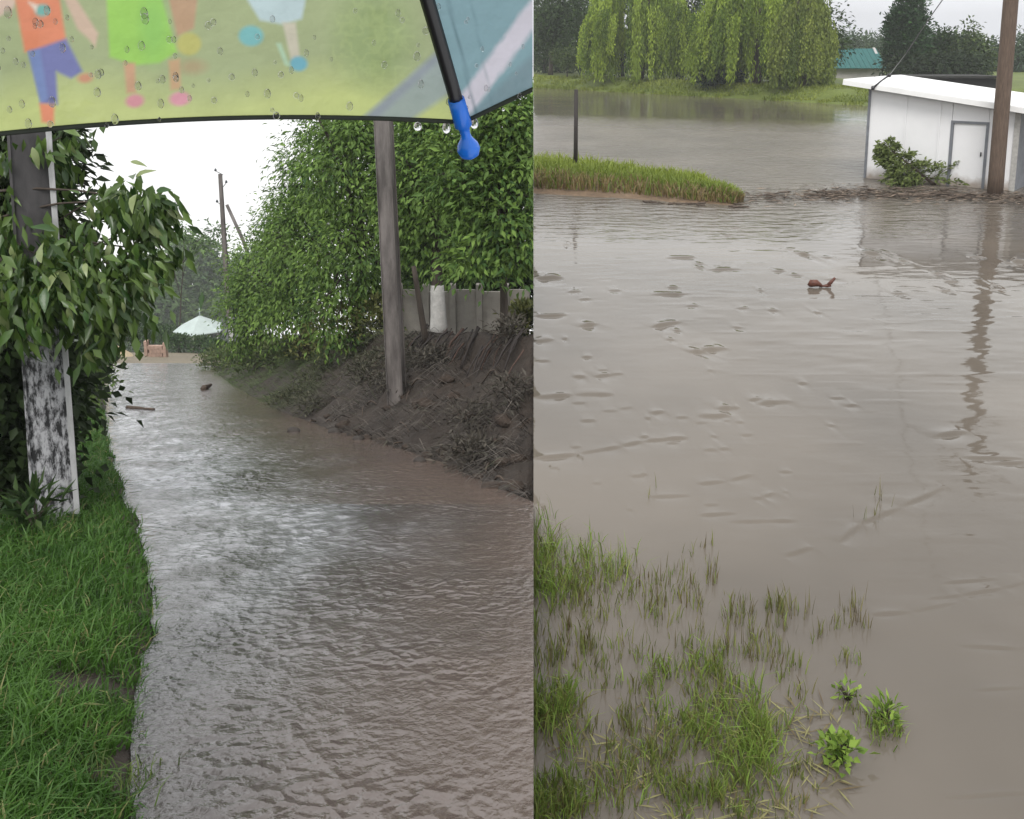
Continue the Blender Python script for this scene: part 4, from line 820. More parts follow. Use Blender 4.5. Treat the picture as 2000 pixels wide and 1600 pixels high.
# ------------------------------------------------------------------ flood side: trees on the far bank
def bbase(px, back):
    x = None; Yv = 75.0
    for _ in range(8): x = at(px, 150, Yv)[0]; Yv = float(shore_y(x))+back
    return np.array([x, Yv, float(bank_z(x, Yv))])
def willow(label, px, back, rx, ztop, nst, seed, cA=(0.06, 0.11, 0.012), cB=(0.32, 0.42, 0.055), low=(.3, 3.2), per=30):
    b = bbase(px, back); r_ = np.random.default_rng(seed); root = empty('willow', b, label, 'tree', 'weeping willows on the far bank')
    q = np.linspace(0, 1, 8); pp = np.stack([b[0]+.4*np.sin(q*2+seed), b[1]+0*q, b[2]-.2+q*ztop*.75], 1); V, F = tube(pp, .42*(1-.6*q), 10); link('trunk', py_mesh('trunk', V, F, True, b), 'bark', root)
    for k in range(7):
        a = k/7*6.28+r_.random(); e_ = np.array([b[0]+math.cos(a)*rx*.7, b[1]+math.sin(a)*rx*.6, b[2]+ztop*r_.uniform(.7, .95)]); p0 = pp[4+k % 3]; m = p0+(e_-p0)*np.linspace(0, 1, 7)[:, None]; m[:, 2] += np.sin(np.linspace(0, np.pi, 7))*.9
        V, F = tube(side_clamp(m, 1), .15*(1-.75*np.linspace(0, 1, 7)), 6); link('limb', py_mesh('limb', side_clamp(V, 1), F, True, b), 'bark', root)
    # bunches of hanging strands
    nb_ = nst//15; ba = r_.uniform(0, 6.28, nb_); br = rx*(.35+.65*np.sqrt(r_.random(nb_))); bz = ztop*(1-.50*(br/rx)**2.2)*r_.uniform(.62, 1.0, nb_); bl = b[2]+r_.uniform(low[0], low[1], nb_)+(r_.random(nb_) < .25)*2.0
    bi = r_.integers(0, nb_, nst); sx = b[0]+np.cos(ba[bi])*br[bi]+r_.normal(0, .2, nst); sy = b[1]+np.sin(ba[bi])*br[bi]*.8+r_.normal(0, .2, nst); sz = b[2]+bz[bi]+r_.normal(0, .3, nst); ez = np.minimum(bl[bi]+r_.normal(0, .45, nst), sz-.6); ez = np.maximum(ez, b[2]+.15)
    tone = r_.random(nb_)
    f = np.tile((np.arange(per)+.5)/per, nst); i = np.repeat(np.arange(nst), per); f = np.clip(f+r_.normal(0, .012, len(f)), 0, 1); n = len(f)
    sway = .35*np.sin(f*2.5+np.repeat(r_.uniform(0, 6, nst), per))*f
    ox = (np.cos(ba[bi])[i]*.9)*np.sqrt(f)*.8
    C = np.stack([sx[i]+ox+sway*.4+r_.normal(0, .07, n), sy[i]+sway*.3+r_.normal(0, .07, n), sz[i]+(ez-sz)[i]*f], 1)
    D = np.stack([r_.normal(0, .28, n), r_.normal(0, .28, n), -np.ones(n)], 1); Nn = unit(np.stack([r_.normal(0, .6, n), -np.ones(n)*.7, r_.normal(.5, .4, n)], 1))
    sl_ = (sz-ez)[i]/per
    V, F, c = leaf_arrays(C, D, Nn, sl_*r_.uniform(1.0, 1.8, n)+.08, r_.uniform(.07, .15, n), mixcol(cA, cB, np.clip(tone[bi][i]*.85+r_.random(n)*.3-.05, 0, 1))*r_.uniform(.75, 1.25, (n, 1)), side=1, sag=.03)
    setp(link('crown', np_mesh('crown', V, F, c, False, b), 'leaf', root), kind='stuff')
willow('weeping willow with long strands hanging over the pale stake at the waterline', 1243, 7, 4.8, 11.5, 1900, 51)
willow('weeping willow with strands hanging beside the dark bluish shrub', 1468, 7, 4.6, 11.0, 1800, 52, low=(.2, 2.6))
willow('darkest weeping willow beside the teal roofed building', 1566, 5.5, 1.75, 9.8, 950, 53, cA=(0.07, 0.11, 0.018), cB=(0.24, 0.29, 0.055), low=(.1, 1.8))
def bank_tree(label, px, back, lobes, n, seed, cA, cB, name='far_bank_tree', per=26, L_=.42, W_=.2, trunk_r=.25, cr=.6, droop=.25, group='broadleaf trees on the far bank', **k):
    b = bbase(px, back); lob = []
    for (dx, dz, rx, rz) in lobes: lob.append((b[0]+dx, b[1], b[2]+dz, rx, rx*.8, rz))
    return tree(name, label, b, lob, n, per, L_, W_, cA, cB, seed=seed, side=1, group=group, trunk_r=trunk_r, cr=cr, droop=droop, nlimb=5, twigs=20, **k)
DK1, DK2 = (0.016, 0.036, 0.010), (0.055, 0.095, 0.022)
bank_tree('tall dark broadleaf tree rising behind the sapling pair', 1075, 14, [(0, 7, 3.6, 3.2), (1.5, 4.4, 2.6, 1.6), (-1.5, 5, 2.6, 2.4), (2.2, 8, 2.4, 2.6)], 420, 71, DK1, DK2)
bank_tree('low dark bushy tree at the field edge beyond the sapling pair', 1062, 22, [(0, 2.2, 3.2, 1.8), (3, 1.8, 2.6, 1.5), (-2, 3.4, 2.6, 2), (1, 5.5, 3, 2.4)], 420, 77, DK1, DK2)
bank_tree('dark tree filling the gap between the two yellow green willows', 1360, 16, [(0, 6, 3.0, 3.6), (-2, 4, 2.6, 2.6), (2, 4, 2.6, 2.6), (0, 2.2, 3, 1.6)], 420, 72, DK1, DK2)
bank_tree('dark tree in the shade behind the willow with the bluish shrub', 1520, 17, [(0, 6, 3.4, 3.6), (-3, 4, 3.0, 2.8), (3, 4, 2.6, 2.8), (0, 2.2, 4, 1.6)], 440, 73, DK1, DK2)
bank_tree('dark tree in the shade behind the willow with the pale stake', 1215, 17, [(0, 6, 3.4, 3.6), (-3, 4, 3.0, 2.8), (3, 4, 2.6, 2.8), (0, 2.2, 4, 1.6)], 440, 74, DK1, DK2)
bank_tree('young sapling pair with thin stems on the grassy bank', 1108, 5.5, [(-.5, 2.1, .9, .8), (.5, 2.2, .8, .75), (0, 1.5, .8, .5)], 70, 75, (0.04, 0.07, 0.02), (0.10, 0.14, 0.04), name='sapling', L_=.26, W_=.12, trunk_r=.07, cr=.28)
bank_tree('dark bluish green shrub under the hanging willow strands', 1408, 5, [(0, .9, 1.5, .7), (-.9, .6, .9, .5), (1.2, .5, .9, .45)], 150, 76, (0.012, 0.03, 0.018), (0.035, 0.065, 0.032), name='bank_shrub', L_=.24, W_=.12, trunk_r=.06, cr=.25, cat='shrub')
# stake at the water under the first willow
pst = water_pt(1284, 174); V, F = tube([pst-[0, 0, .3], pst+[0, 0, .35], pst+[0, 0, .75]], [.09, .08, .06], 8); o = link('stake', py_mesh('stake', V, F, True, pst), 'whitewash'); o.location = pst; setp(o, 'short pale stake at the waterline under the hanging willow strands', 'stake')

# trees and houses to the right, behind the shed
def yard_tree(name, label, px, Y, lobes, n, seed, cA, cB, L_=.4, cr=.5, **k):
    b = at(px, 150, Y); b[2] = float(bank_z(b[0], Y)); tree(name, label, b, [lobe(*q) for q in lobes], n, 26, L_, L_*.5, cA, cB, seed=seed, side=1, group='trees behind the shed', trunk_r=.22, cr=cr, nlimb=4, twigs=16, **k)
yard_tree('poplar', 'tall dark poplar rising out of the frame behind the shed', 1775, 82, [(1780, 20, 82, .85, 3.2), (1777, 90, 82, 1.15, 2.0), (1776, -60, 82, .8, 2.6), (1798, 60, 82, .55, 1.8)], 360, 81, (0.014, 0.046, 0.016), (0.05, 0.115, 0.032), droop=-.3, cr=.3)
yard_tree('poplar', 'shorter slim poplar leaning against the tall dark poplar', 1748, 82, [(1746, 60, 82, .42, 1.6), (1750, 105, 82, .6, 1.2)], 130, 82, (0.016, 0.046, 0.02), (0.05, 0.105, 0.036), droop=-.3, cr=.26)
yard_tree('yard_tree', 'rounded dark tree between the poplar and the lighter tree', 1838, 85, [(1835, 105, 85, 1.6, 1.5), (1815, 125, 85, 1.5, 1.2), (1845, 85, 85, 1.0, .9)], 240, 83, (0.014, 0.040, 0.014), (0.055, 0.105, 0.026))
yard_tree('yard_tree', 'lighter green tree with a thin spire near the timber pole', 1882, 84, [(1882, 95, 84, 1.3, 1.2), (1893, 62, 84, .28, .7), (1870, 120, 84, 1.4, 1.0), (1905, 115, 84, 1.0, 1.2)], 240, 84, (0.03, 0.06, 0.02), (0.10, 0.14, 0.04))
for k, (px, Y, pt, rx, rz) in enumerate(((1665, 150, 88, 4.0, 2.8), (1705, 155, 86, 4.4, 2.4), (1735, 150, 92, 3.5, 2.4), (1925, 120, 115, 3.4, 2.6), (1965, 118, 112, 3.4, 2.8), (2005, 116, 105, 3.6, 3.6), (2045, 118, 110, 3.4, 3.2), (1640, 150, 98, 4, 2.6))):
    yard_tree('distant_tree', 'distant green tree of the low treeline behind the teal roofed house' if px < 1760 else 'distant green tree of the low treeline beyond the timber pole', px, Y, [(px, pt+12, Y, rx, rz), (px+16, pt+20, Y, rx*.8, rz*.8)], 130, 90+k, (0.03, 0.06, 0.03), (0.07, 0.11, 0.045), L_=.6, cr=.8)
yard_tree('yard_shrub', 'dark hedge plant under the tall poplar', 1790, 80, [(1770, 135, 80, 1.6, .9), (1830, 135, 80, 1.8, .9), (1880, 135, 80, 1.8, .9)], 260, 99, (0.012, 0.026, 0.012), (0.035, 0.055, 0.02))
# teal roofed house
hY = 92; hx0, hx1 = at(1618, 0, hY)[0], at(1718, 0, hY)[0]; hx2 = at(1740, 0, hY)[0]; zr1, zr0 = at(0, 95, hY+2)[2], at(0, 133, hY)[2]; hg = float(bank_z(hx0, hY))
hb_ = np.array([(hx0+hx2)/2, hY, hg]); hr = empty('house', hb_, 'low house with a teal metal roof and pale gable behind the willows', 'house'); dep = 4.0
V, F = box(hx0+.3, hx2-.2, hY+.2, hY+dep+2, hg-.2, zr0-.02); link('wall', py_mesh('wall', V, F, org=hb_), 'pale_wall', hr)
ns = 12
rfo = None
for k in range(ns):
    xa_, xb2 = hx0+(hx2-hx0)*k/ns, hx0+(hx2-hx0)*(k+1)/ns-.03
    for sgn in (0, 1):
        ye = hY-.3 if sgn == 0 else hY+dep+2.6; V = [(xa_, ye, zr0), (xb2, ye, zr0), (xb2, hY+dep*.5+1, zr1), (xa_, hY+dep*.5+1, zr1)]; V += [(a, b, c-.05) for a, b, c in V]
        link('roof_panel', py_mesh('roof_panel', V, [(0, 1, 2, 3), (7, 6, 5, 4), (0, 4, 5, 1), (1, 5, 6, 2), (2, 6, 7, 3), (3, 7, 4, 0)], org=hb_), 'teal_roof', hr)
V = [(hx2-.15, hY+.1, zr0), (hx2-.15, hY+dep+2.2, zr0), (hx2-.15, hY+dep*.5+1, zr1+.1), (hx2-.4, hY+.1, zr0), (hx2-.4, hY+dep+2.2, zr0), (hx2-.4, hY+dep*.5+1, zr1+.1)]
link('gable', py_mesh('gable', V, [(0, 1, 2), (5, 4, 3), (0, 3, 4, 1), (1, 4, 5, 2), (2, 5, 3, 0)], org=hb_), 'pale_wall', hr)
# long dark barn behind the shed
bx0, bx1 = at(1790, 0, 60)[0], at(1960, 0, 60)[0]; bg_ = 0.4; bzt = at(0, 146, 60)[2]; bb = np.array([(bx0+bx1)/2, 60, bg_]); br = empty('barn', bb, 'long low dark barn seen just over the shed roof', 'barn')
V, F = box(bx0, bx1, 60, 63, bg_-.5, bzt-.25); link('wall', py_mesh('wall', V, F, org=bb), 'dark_wall', br)
V, F = box(bx0-.3, bx1+.3, 59.6, 63.4, bzt-.22, bzt-.08); link('roof', py_mesh('roof', V, F, org=bb), 'dark_wall', br)

# far bank grass
n = 26000; x = 30*rng.random(n)**.9; x = rng.random(n)*34; t_ = -0.2+9*rng.random(n)**1.3; y = shore_y(x)+t_; k = (fbm(x*.7, y*.7) > .36); x, y, t_ = x[k], y[k], t_[k]; n = len(x)
P = np.stack([x+.01, y, bank_z(x, y)-.02], 1); H = rng.uniform(.12, .42, n)*(.5+fbm(x*.5, y*.5)); a = rng.uniform(0, 6.28, n); lean = np.stack([np.cos(a), np.sin(a), 0*a], 1)*rng.uniform(.1, .6, (n, 1))
cc_ = mixcol((0.10, 0.15, 0.022), (0.29, 0.33, 0.06), np.clip(fbm(x*.4+3, y*.4)*1.3-.2+rng.random(n)*.3, 0, 1))
V, F, c = blade_arrays(P, H, rng.uniform(.04, .09, n), lean, rng.uniform(0, 1, n), cc_, 1); o = link('bank_grass', np_mesh('bank_grass', V, F, c), 'blade'); setp(o, 'yellow green grass on the far bank under the willows', 'grass', kind='stuff')
# spit grass
n = 9500; ui = rng.random(n)*.97; vi = .10+.86*rng.random(n); 
P = np.stack([np.interp(ui, u, bt[:, k])*(1-vi)+np.interp(ui, u, tp[:, k])*vi for k in range(3)], 1); P[:, 2] = -.03+0.22*(np.sin(np.pi*vi)**.6)*np.interp(ui, [0, .75, 1], [1, .7, .1]); P[:, 0] = np.maximum(P[:, 0], .01)
H = rng.uniform(.18, .5, n)*np.interp(ui, [0, .8, 1], [1.1, .8, .4])*(.15+1.7*fbm(P[:, 0]*2.2, P[:, 1]*2.2)); a = rng.uniform(0, 6.28, n); lean = np.stack([np.cos(a), np.sin(a), 0*a], 1)*rng.uniform(.1, .6, (n, 1))
cc_ = mixcol((0.09, 0.14, 0.02), (0.27, 0.33, 0.05), np.clip(vi*.9-.1+rng.random(n)*.4, 0, 1)); m = (vi < .3) & (rng.random(n) < .7); cc_[m] = mixcol((0.16, 0.11, 0.06), (0.26, 0.2, 0.08), rng.random(m.sum()))
V, F, c = blade_arrays(P, H, rng.uniform(.018, .04, n), lean, rng.uniform(0, 1, n), cc_, 1); o = link('spit_grass', np_mesh('spit_grass', V, F, c), 'blade'); setp(o, 'green grass growing on the low spit round the thin post', 'grass', kind='stuff')
# thin post on the spit
pp_ = water_pt(1124, 334); V, F = tube([pp_-[0, 0, .2], pp_+[0, 0, 1.1], pp_+[0, 0, pxm(150, pp_[1])+.15]], [.075, .07, .062], 8); o = link('thin_post', py_mesh('thin_post', V, F, True, pp_), 'rusty_dark'); o.location = pp_; setp(o, 'thin dark upright post standing on the grassy spit', 'post')

# ------------------------------------------------------------------ white shed
A = water_pt(1689, 347); B = water_pt(1978, 374); ax = unit(B-A); Ln_ = np.linalg.norm(B-A); ay = np.array([-ax[1], ax[0], 0]); az = np.array([0, 0, 1.0])
hA = at(1689, 168, A[1])[2]; hB = at(1978, 214, B[1])[2]; DEP = 4.2
sr = empty('shed', A+ax*Ln_/2, 'white sheet metal shed with a sloping white roof standing in the flood', 'shed'); sb = np.array(sr.location)
def wall_poly(o, d, L0, L1, t0, t1, thick, nrm, zb=-.35):
    # panel from t0..t1 along d, top slopes from L0 to L1 over the full length
    p = lambda t, z: o+d*t+az*z
    V = [p(t0, zb), p(t1, zb), p(t1, L1), p(t0, L0)]; V += [v+nrm*thick for v in V]
    return V, [(0, 1, 2, 3), (7, 6, 5, 4), (0, 4, 5, 1), (1, 5, 6, 2), (2, 6, 7, 3), (3, 7, 4, 0)]
top_at = lambda t: hA+(hB-hA)*t/Ln_
cuts = [0.05, .30*Ln_, .50*Ln_, .565*Ln_]
dL, dR = (1857-1689)/(1978-1689)*Ln_, (1925-1689)/(1978-1689)*Ln_
dz = at(1857, 238, A[1]-1.2)[2]
cuts = [.04, dL*.46, dL*.86, dL, dR, Ln_-.04]
for a, b in zip(cuts[:-1], cuts[1:]):
    zb_ = -.35
    if a == dL: zb_ = dz+.07
    V, F = wall_poly(A, ax, top_at(a), top_at(b), a+.006, b-.006, .05, ay, zb_); link('wall_panel', py_mesh('wall_panel', V, F, org=sb), 'white_sheet', sr)
V, F = wall_poly(A+ax*Ln_, ay, hB, hB, 0, DEP, .05, -ax); link('side_wall', py_mesh('side_wall', V, F, org=sb), 'grey_metal', sr)
V, F = wall_poly(A, ay, hA, hA, 0.06, DEP, .05, ax); link('side_wall', py_mesh('side_wall', V, F, org=sb), 'white_sheet', sr)
V, F = wall_poly(A+ay*DEP, ax, hA, hB, 0, Ln_, .05, -ay); link('back_wall', py_mesh('back_wall', V, F, org=sb), 'white_sheet', sr)
for t, m_, wd in ((-.03, 'grey_metal', .07), (Ln_-.10, 'whitewash', .14), (dL*.46-.02, 'white_sheet', .04), (dL*.86-.02, 'white_sheet', .04)):
    V, F = obox(A+ax*t-ay*.035-az*.35, ax, ay, az, (wd, .032, top_at(t)+.33)); link('corner_post' if wd > .05 else 'seam_strip', py_mesh('corner_post', V, F, org=sb), m_, sr)
# door
V, F = obox(A+ax*(dL+.06)+ay*.02-az*.3, ax, ay, az, (dR-dL-.12, .04, dz+.30)); dr = link('door', py_mesh('door', V, F, org=sb), 'white_sheet', sr)
for (o_, s_) in ((A+ax*(dL-.02)-ay*.03-az*.35, (.075, .07, dz+.42)), (A+ax*(dR-.055)-ay*.03-az*.35, (.075, .07, dz+.42)), (A+ax*(dL+.057)-ay*.029+az*dz, (dR-dL-.114, .068, .07))):
    V, F = obox(o_, ax, ay, az, s_); link('frame', py_mesh('frame', V, F, org=sb), 'grey_metal', dr)
V, F = obox(A+ax*(dR-.16)-ay*.02+az*(dz*.5), ax, ay, az, (.03, .05, .12)); link('handle', py_mesh('handle', V, F, org=sb), 'dark_metal', dr)
# roof: overlapping sheets running down the fall
o0 = A-ax*.72-ay*.35; Lr = Ln_+1.9; Dr = DEP+.7; slope_z = (hB-hA)/Ln_; rd = unit(ax+az*slope_z); rl = Lr/np.dot(rd, ax); nsh = 5
for k in range(nsh):
    p0 = o0+ay*(Dr*k/nsh)+az*(hA+.06-.72*slope_z+.004*(k % 2)+.02*k/nsh); V, F = obox(p0, rd, ay, np.cross(rd, ay), (rl, Dr/nsh-.008+.0, .05)); link('roof_sheet', py_mesh('roof_sheet', V, F, org=sb), 'roof_sheet', sr)
V, F = obox(o0-ay*.03+az*(hA-.06-.72*slope_z), rd, ay, np.cross(rd, ay), (rl, .025, .15)); link('fascia', py_mesh('fascia', V, F, org=sb), 'roof_sheet', sr)
V, F = obox(o0+ax*.66+ay*.28+az*(hA-.10-.06*slope_z), rd, ay, np.cross(rd, ay), (rl-.9, .05, .10)); link('eave_beam', py_mesh('eave_beam', V, F, org=sb), 'grey_metal', sr)
# cable bracket on the shed corner and service wire
c0 = at(1705, 172, A[1]-.5); c1 = at(1737, 147, A[1]-.5); V, F = tube([c0, (c0+c1)/2+[0, 0, .02], c1], [.03, .025, .03], 8); bk = link('cable_bracket', py_mesh('cable_bracket', V, F, True, sb), 'dark_metal', sr)
for c in (c0, c1):
    V, F = tube([c-[0, 0, .06], c+[0, 0, 0], c+[0, 0, .06]], [.04, .06, .04], 8); link('insulator', py_mesh('insulator', V, F, True, sb), 'dark_metal', bk)
w1 = at(1815, 36, 21.5); w2 = at(1843, -3, 19.8); w3 = w2+(w2-w1)*2.2+[0, 0, .1]; V, F = tube([c1, (c1+w1)/2-[0, 0, .06], w1, w2, w3], [.011]*5, 5); o = link('service_wire', py_mesh('service_wire', V, F, True, c1), 'dark_metal'); o.location = c1; setp(o, 'dark service cable rising steeply from the shed corner bracket', 'cable')
# timber pole in front of the shed
pb = water_pt(1943, 380); pt = at(1976, -20, pb[1]+.1); pt = pb+(pt-pb)*1.5; q = np.linspace(-.03, 1, 10)[:, None]; V, F = tube(pb+(pt-pb)*q, (.205*(1-.12*q[:, 0])), 14)
prt = empty('timber_pole', pb, 'brown timber utility pole standing in the flood in front of the shed', 'pole', None); link('shaft', py_mesh('shaft', V, F, True, pb), 'timber', prt)
pbt = pb+(pt-pb)*.93; V, F = obox(pbt+[-.9, -.3, 0], np.array([1., 0, 0]), np.array([0, 1., 0]), az, (1.8, .1, .12)); link('crossarm', py_mesh('crossarm', V, F, org=pb), 'timber', prt)

# uprooted leafy shrub washed against the shed
s0 = water_pt(1826, 362); s1 = at(1722, 278, s0[1]+.4); r_ = np.random.default_rng(91); ro = empty('uprooted_shrub', s0, 'uprooted leafy young tree washed up against the white shed wall', 'shrub')
q = np.linspace(0, 1, 9)[:, None]; V, F = tube(s0+(s1-s0)*q, .05*(1-.8*q[:, 0]), 7); link('stem', py_mesh('stem', V, F, True, s0), 'driftwood', ro)
LC, LD = [], []
for k in range(46):
    t_ = .12+.88*(k/46); p0 = s0+(s1-s0)*t_; ln = (1-t_)*1.25+.28; sd_ = -1 if k % 4 else 1
    d_ = unit(np.array([-1.0 if sd_ < 0 else .5, r_.normal()*.35-.15, (-.42 if sd_ < 0 else .18)+r_.normal()*.25])); p1 = p0+d_*ln*r_.uniform(.5, 1); p1[2] = max(p1[2], .05+.1*r_.random())
    pp = p0+(p1-p0)*np.linspace(0, 1, 5)[:, None]; V, F = tube(pp, .012*(1-.7*np.linspace(0, 1, 5)), 4); link('branch', py_mesh('branch', V, F, org=s0), 'driftwood', ro)
    m = 60; f = r_.random(m)**.7; LC.append(p0+(p1-p0)*f[:, None]+r_.normal(size=(m, 3))*.045); LD.append(d_+r_.normal(size=(m, 3))*.6)
LC = np.vstack(LC); LD = np.vstack(LD); n = len(LC); V, F, c = leaf_arrays(LC, LD, unit(np.array([0, -.5, .8])+r_.normal(size=(n, 3))*.5), .15*r_.uniform(.6, 1.3, n), .06*r_.uniform(.7, 1.3, n), mixcol((0.06, 0.085, 0.02), (0.20, 0.25, 0.08), r_.random(n)))
setp(link('leaves', np_mesh('leaves', V, F, c, False, s0), 'leaf', ro), kind='stuff')

# flood wrack in front of the shed
r_ = np.random.default_rng(14); n = 2600
px = np.where(r_.random(n) < .75, r_.uniform(1600, 2030, n), r_.uniform(1440, 1700, n)); line = np.interp(px, [1440, 1560, 1700, 1850, 2030], [388, 384, 378, 384, 392])
py = line+r_.normal(0, 5.5, n)+np.where(r_.random(n) < .3, r_.uniform(-12, 14, n), 0); P = np.array([water_pt(a, b) for a, b in zip(px, py)]); P[:, 2] = .015+.05*r_.random(n)**2
a = r_.normal(0, .5, n); D = np.stack([np.cos(a), np.sin(a)*.8, r_.normal(0, .10, n)], 1)
V, F, c = leaf_arrays(P, D, np.tile([0, 0, 1.], (n, 1))+r_.normal(size=(n, 3))*.2, r_.uniform(.06, .35, n), r_.uniform(.012, .05, n), mixcol((0.04, 0.03, 0.025), (0.26, 0.2, 0.15), r_.random(n)**1.5), side=1, sag=0)
o = link('flood_wrack', np_mesh('flood_wrack', V, F, c), 'straw'); setp(o, 'brown mat of straw and twigs floating in front of the shed', 'debris', kind='stuff')
for k in range(34):
    px = r_.uniform(1470, 2000); pyy = np.interp(px, [1440, 1560, 1700, 1850, 2030], [388, 384, 378, 384, 392])+r_.normal(0, 6); ln = r_.uniform(14, 60)
    stick('drift_stick', water_pt(px, pyy)+[0, 0, .03], water_pt(min(px+ln, 2010), pyy+r_.normal(0, 3))+[0, 0, .03+.06*r_.random()], r_.uniform(.012, .03), 'driftwood', 'dark drift stick in the floating mat before the shed', 'stick', 'drift sticks by the shed', .05, 400+k)
for k in range(16):
    px = r_.uniform(1250, 1460); pyy = np.interp(px, [1042, 1450], [392, 402])+r_.normal(0, 3); ln = r_.uniform(10, 34)
    stick('drift_stick', water_pt(px, pyy)+[0, 0, .02], water_pt(px+ln, pyy+r_.normal(0, 2))+[0, 0, .03], r_.uniform(.02, .035), 'straw_stick' if False else 'driftwood', 'dark drift stick along the waterline of the grassy spit', 'stick', 'drift sticks by the spit', .05, 450+k)
# floating piece of reddish driftwood
f0 = water_pt(1600, 562); fr_ = empty('floating_driftwood', f0, 'reddish brown piece of driftwood with a forked end floating alone', 'driftwood')
g = lambda px, h: np.array([water_pt(px, 562)[0], f0[1], h])
V, F = tube([g(1579, .03), g(1584, .075), g(1594, .08), g(1601, .05), g(1606, .02)], [.03, .065, .06, .035, .02], 9); link('knot', py_mesh('knot', V, F, True, f0), 'rusty_driftwood', fr_)
V, F = tube([g(1600, .025), g(1608, .03), g(1615, .035), g(1622, .05)], [.02, .018, .03, .035], 8); link('stem', py_mesh('stem', V, F, True, f0), 'rusty_driftwood', fr_)
V, F = tube([g(1617, .04), g(1623, .10), g(1630, .17)], [.032, .03, .02], 8); link('fork', py_mesh('fork', V, F, True, f0), 'rusty_driftwood', fr_)

# ------------------------------------------------------------------ drowned grass in the foreground
PATCH = [(1062, 1085, 42, 70, 300, 60, 1), (1195, 1085, 45, 40, 90, 60, .8), (1110, 1120, 80, 50, 90, 55, .6), (1300, 1130, 80, 45, 80, 45, .25), (1440, 1165, 45, 35, 34, 40, .25), (1530, 1160, 40, 40, 50, 55, .3), (1630, 1190, 60, 40, 50, 45, .1), (1060, 1220, 40, 60, 90, 45, .4),
         (1150, 1250, 80, 70, 150, 45, .35), (1290, 1285, 60, 30, 110, 45, .85), (1405, 1285, 35, 40, 90, 55, .8), (1330, 1310, 120, 60, 120, 45, .4), (1510, 1250, 60, 60, 70, 50, .4), (1075, 1370, 50, 60, 330, 65, 1), (1370, 1400, 100, 70, 420, 60, .85), (1478, 1420, 42, 90, 420, 75, 1),
         (1240, 1490, 110, 80, 330, 60, .65), (1090, 1540, 70, 60, 420, 60, .8), (1390, 1530, 90, 60, 330, 55, .7), (1690, 1390, 45, 40, 45, 40, .8), (1735, 1400, 28, 26, 80, 50, 1), (1560, 1330, 40, 30, 26, 45, .4), (1250, 1400, 100, 70, 130, 45, .4), (1520, 1560, 60, 40, 60, 40, .5), (1650, 1270, 30, 24, 20, 40, .5), (1400, 1060, 250, 70, 26, 40, .15), (1700, 960, 30, 30, 8, 45, .1), (1270, 950, 10, 10, 3, 40, .1), (1560, 1480, 70, 60, 60, 35, .4), (1230, 1170, 150, 80, 190, 48, .45), (1450, 1230, 120, 60, 110, 50, .4), (1120, 1090, 60, 50, 120, 55, .8)]
r_ = np.random.default_rng(19); Ps, Hs, Gs, Ls = [], [], [], []
for (px, py, rx, ry, n, hp, gr) in PATCH:
    n = int(n*1.5); ng = max(2, n//7); gx = px+r_.normal(0, rx*.55, ng); gy = py+r_.normal(0, ry*.55, ng)
    for k in range(n):
        j = r_.integers(ng); P = water_pt(max(gx[j]+r_.normal(0, 9), 1046), min(gy[j]+r_.normal(0, 7)+hp*.5, 1660)); Ps.append(P); Hs.append(pxm(hp, P[1])*r_.uniform(.45, 1.3)*1.05); Gs.append(np.clip(gr+r_.normal(0, .22), 0, 1)); Ls.append(.12+.55*gr*r_.random())
P = np.array(Ps); H = np.array(Hs); g_ = np.array(Gs); n = len(P); P[:, 2] = -.02; a = r_.uniform(0, 6.28, n); lean = np.stack([np.cos(a), np.sin(a)*.6, 0*a], 1)*np.array(Ls)[:, None]
cc_ = mixcol((0.15, 0.125, 0.065), (0.17, 0.26, 0.045), g_)*r_.uniform(.7, 1.45, (n, 1)); yw = r_.random(n) < .22; cc_[yw] = cc_[yw]*.5+np.array([0.24, 0.23, 0.07])*.6; bw = r_.random(n) < .14; cc_[bw] = cc_[bw]*.3+np.array([0.10, 0.065, 0.03])*.7
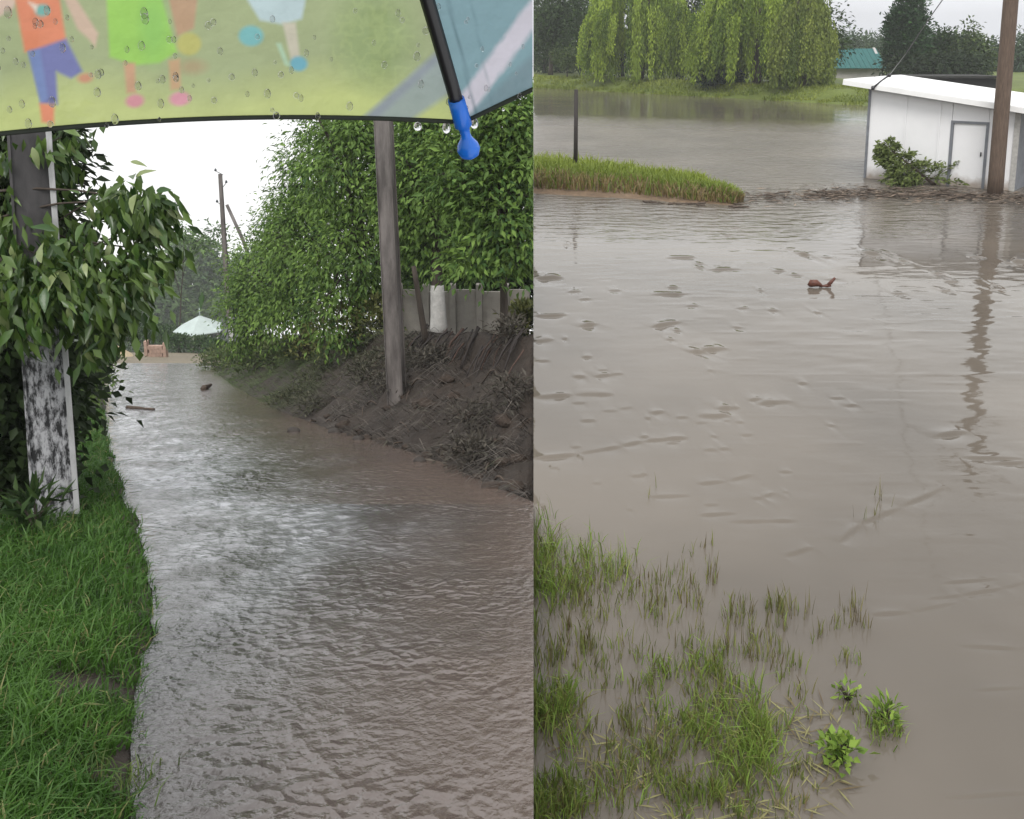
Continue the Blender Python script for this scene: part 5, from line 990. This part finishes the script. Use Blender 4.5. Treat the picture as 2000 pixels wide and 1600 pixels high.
V, F, c = blade_arrays(P, H, r_.uniform(.0045, .010, n), lean, r_.uniform(.1, 1, n)*g_, cc_, 1); o = link('drowned_grass', np_mesh('drowned_grass', V, F, c), 'blade'); setp(o, 'green and brown grass blades poking out of the muddy water', 'grass', kind='stuff')
# flattened straw floating among the grass
n = 900; px = r_.uniform(1046, 1640, n); py = r_.uniform(1330, 1640, n); k = fbm(px*.012, py*.012) > .47; px, py = px[k], py[k]; n = len(px); P = np.array([water_pt(a, b) for a, b in zip(px, py)]); P[:, 2] = .012; a = r_.uniform(0, 6.28, n)
V, F, c = leaf_arrays(P, np.stack([np.cos(a), np.sin(a), .05+0*a], 1), np.tile([0, 0, 1.], (n, 1)), r_.uniform(.06, .22, n), r_.uniform(.006, .014, n), mixcol((0.10, 0.07, 0.04), (0.24, 0.23, 0.10), r_.random(n)), side=1, sag=0)
o = link('floating_straw', np_mesh('floating_straw', V, F, c), 'straw'); setp(o, 'loose straw floating between the drowned grass tufts', 'straw', kind='stuff')
for px, py, r, h, n, L_, W_, lab, sd_ in ((1640, 1490, .09, .17, 150, .055, .034, 'bright green leafy weed standing alone in the muddy water', 501), (1728, 1412, .08, .15, 70, .075, .018, 'narrow leaved green weed beside the floating leaf litter', 502), (1655, 1366, .08, .09, 34, .055, .02, 'small scrappy weed with few leaves barely above the water', 503)):
    p = water_pt(px, py); shrub('water_weed', lab, p[0], p[1], r, h, n, L_, W_, (0.10, 0.18, 0.03), (0.27, 0.38, 0.07), sd_, side=1, z=0.0, cat='plant', stems=6)

# ------------------------------------------------------------------ rainy air
V, F = box(-240, 290, -6, 300, -84, 24); hz = link('haze', py_mesh('haze', V, F), None); setp(hz, kind='stuff')
hm = bpy.data.materials.new('rain_haze'); hm.use_nodes = True; t = hm.node_tree; t.nodes.remove(t.nodes['Principled BSDF']); pv = t.nodes.new('ShaderNodeVolumePrincipled')
pv.inputs['Color'].default_value = (0.93, 0.96, 0.97, 1); pv.inputs['Density'].default_value = 0.0006; t.links.new(pv.outputs[0], t.nodes['Material Output'].inputs['Volume']); hz.data.materials.append(hm)
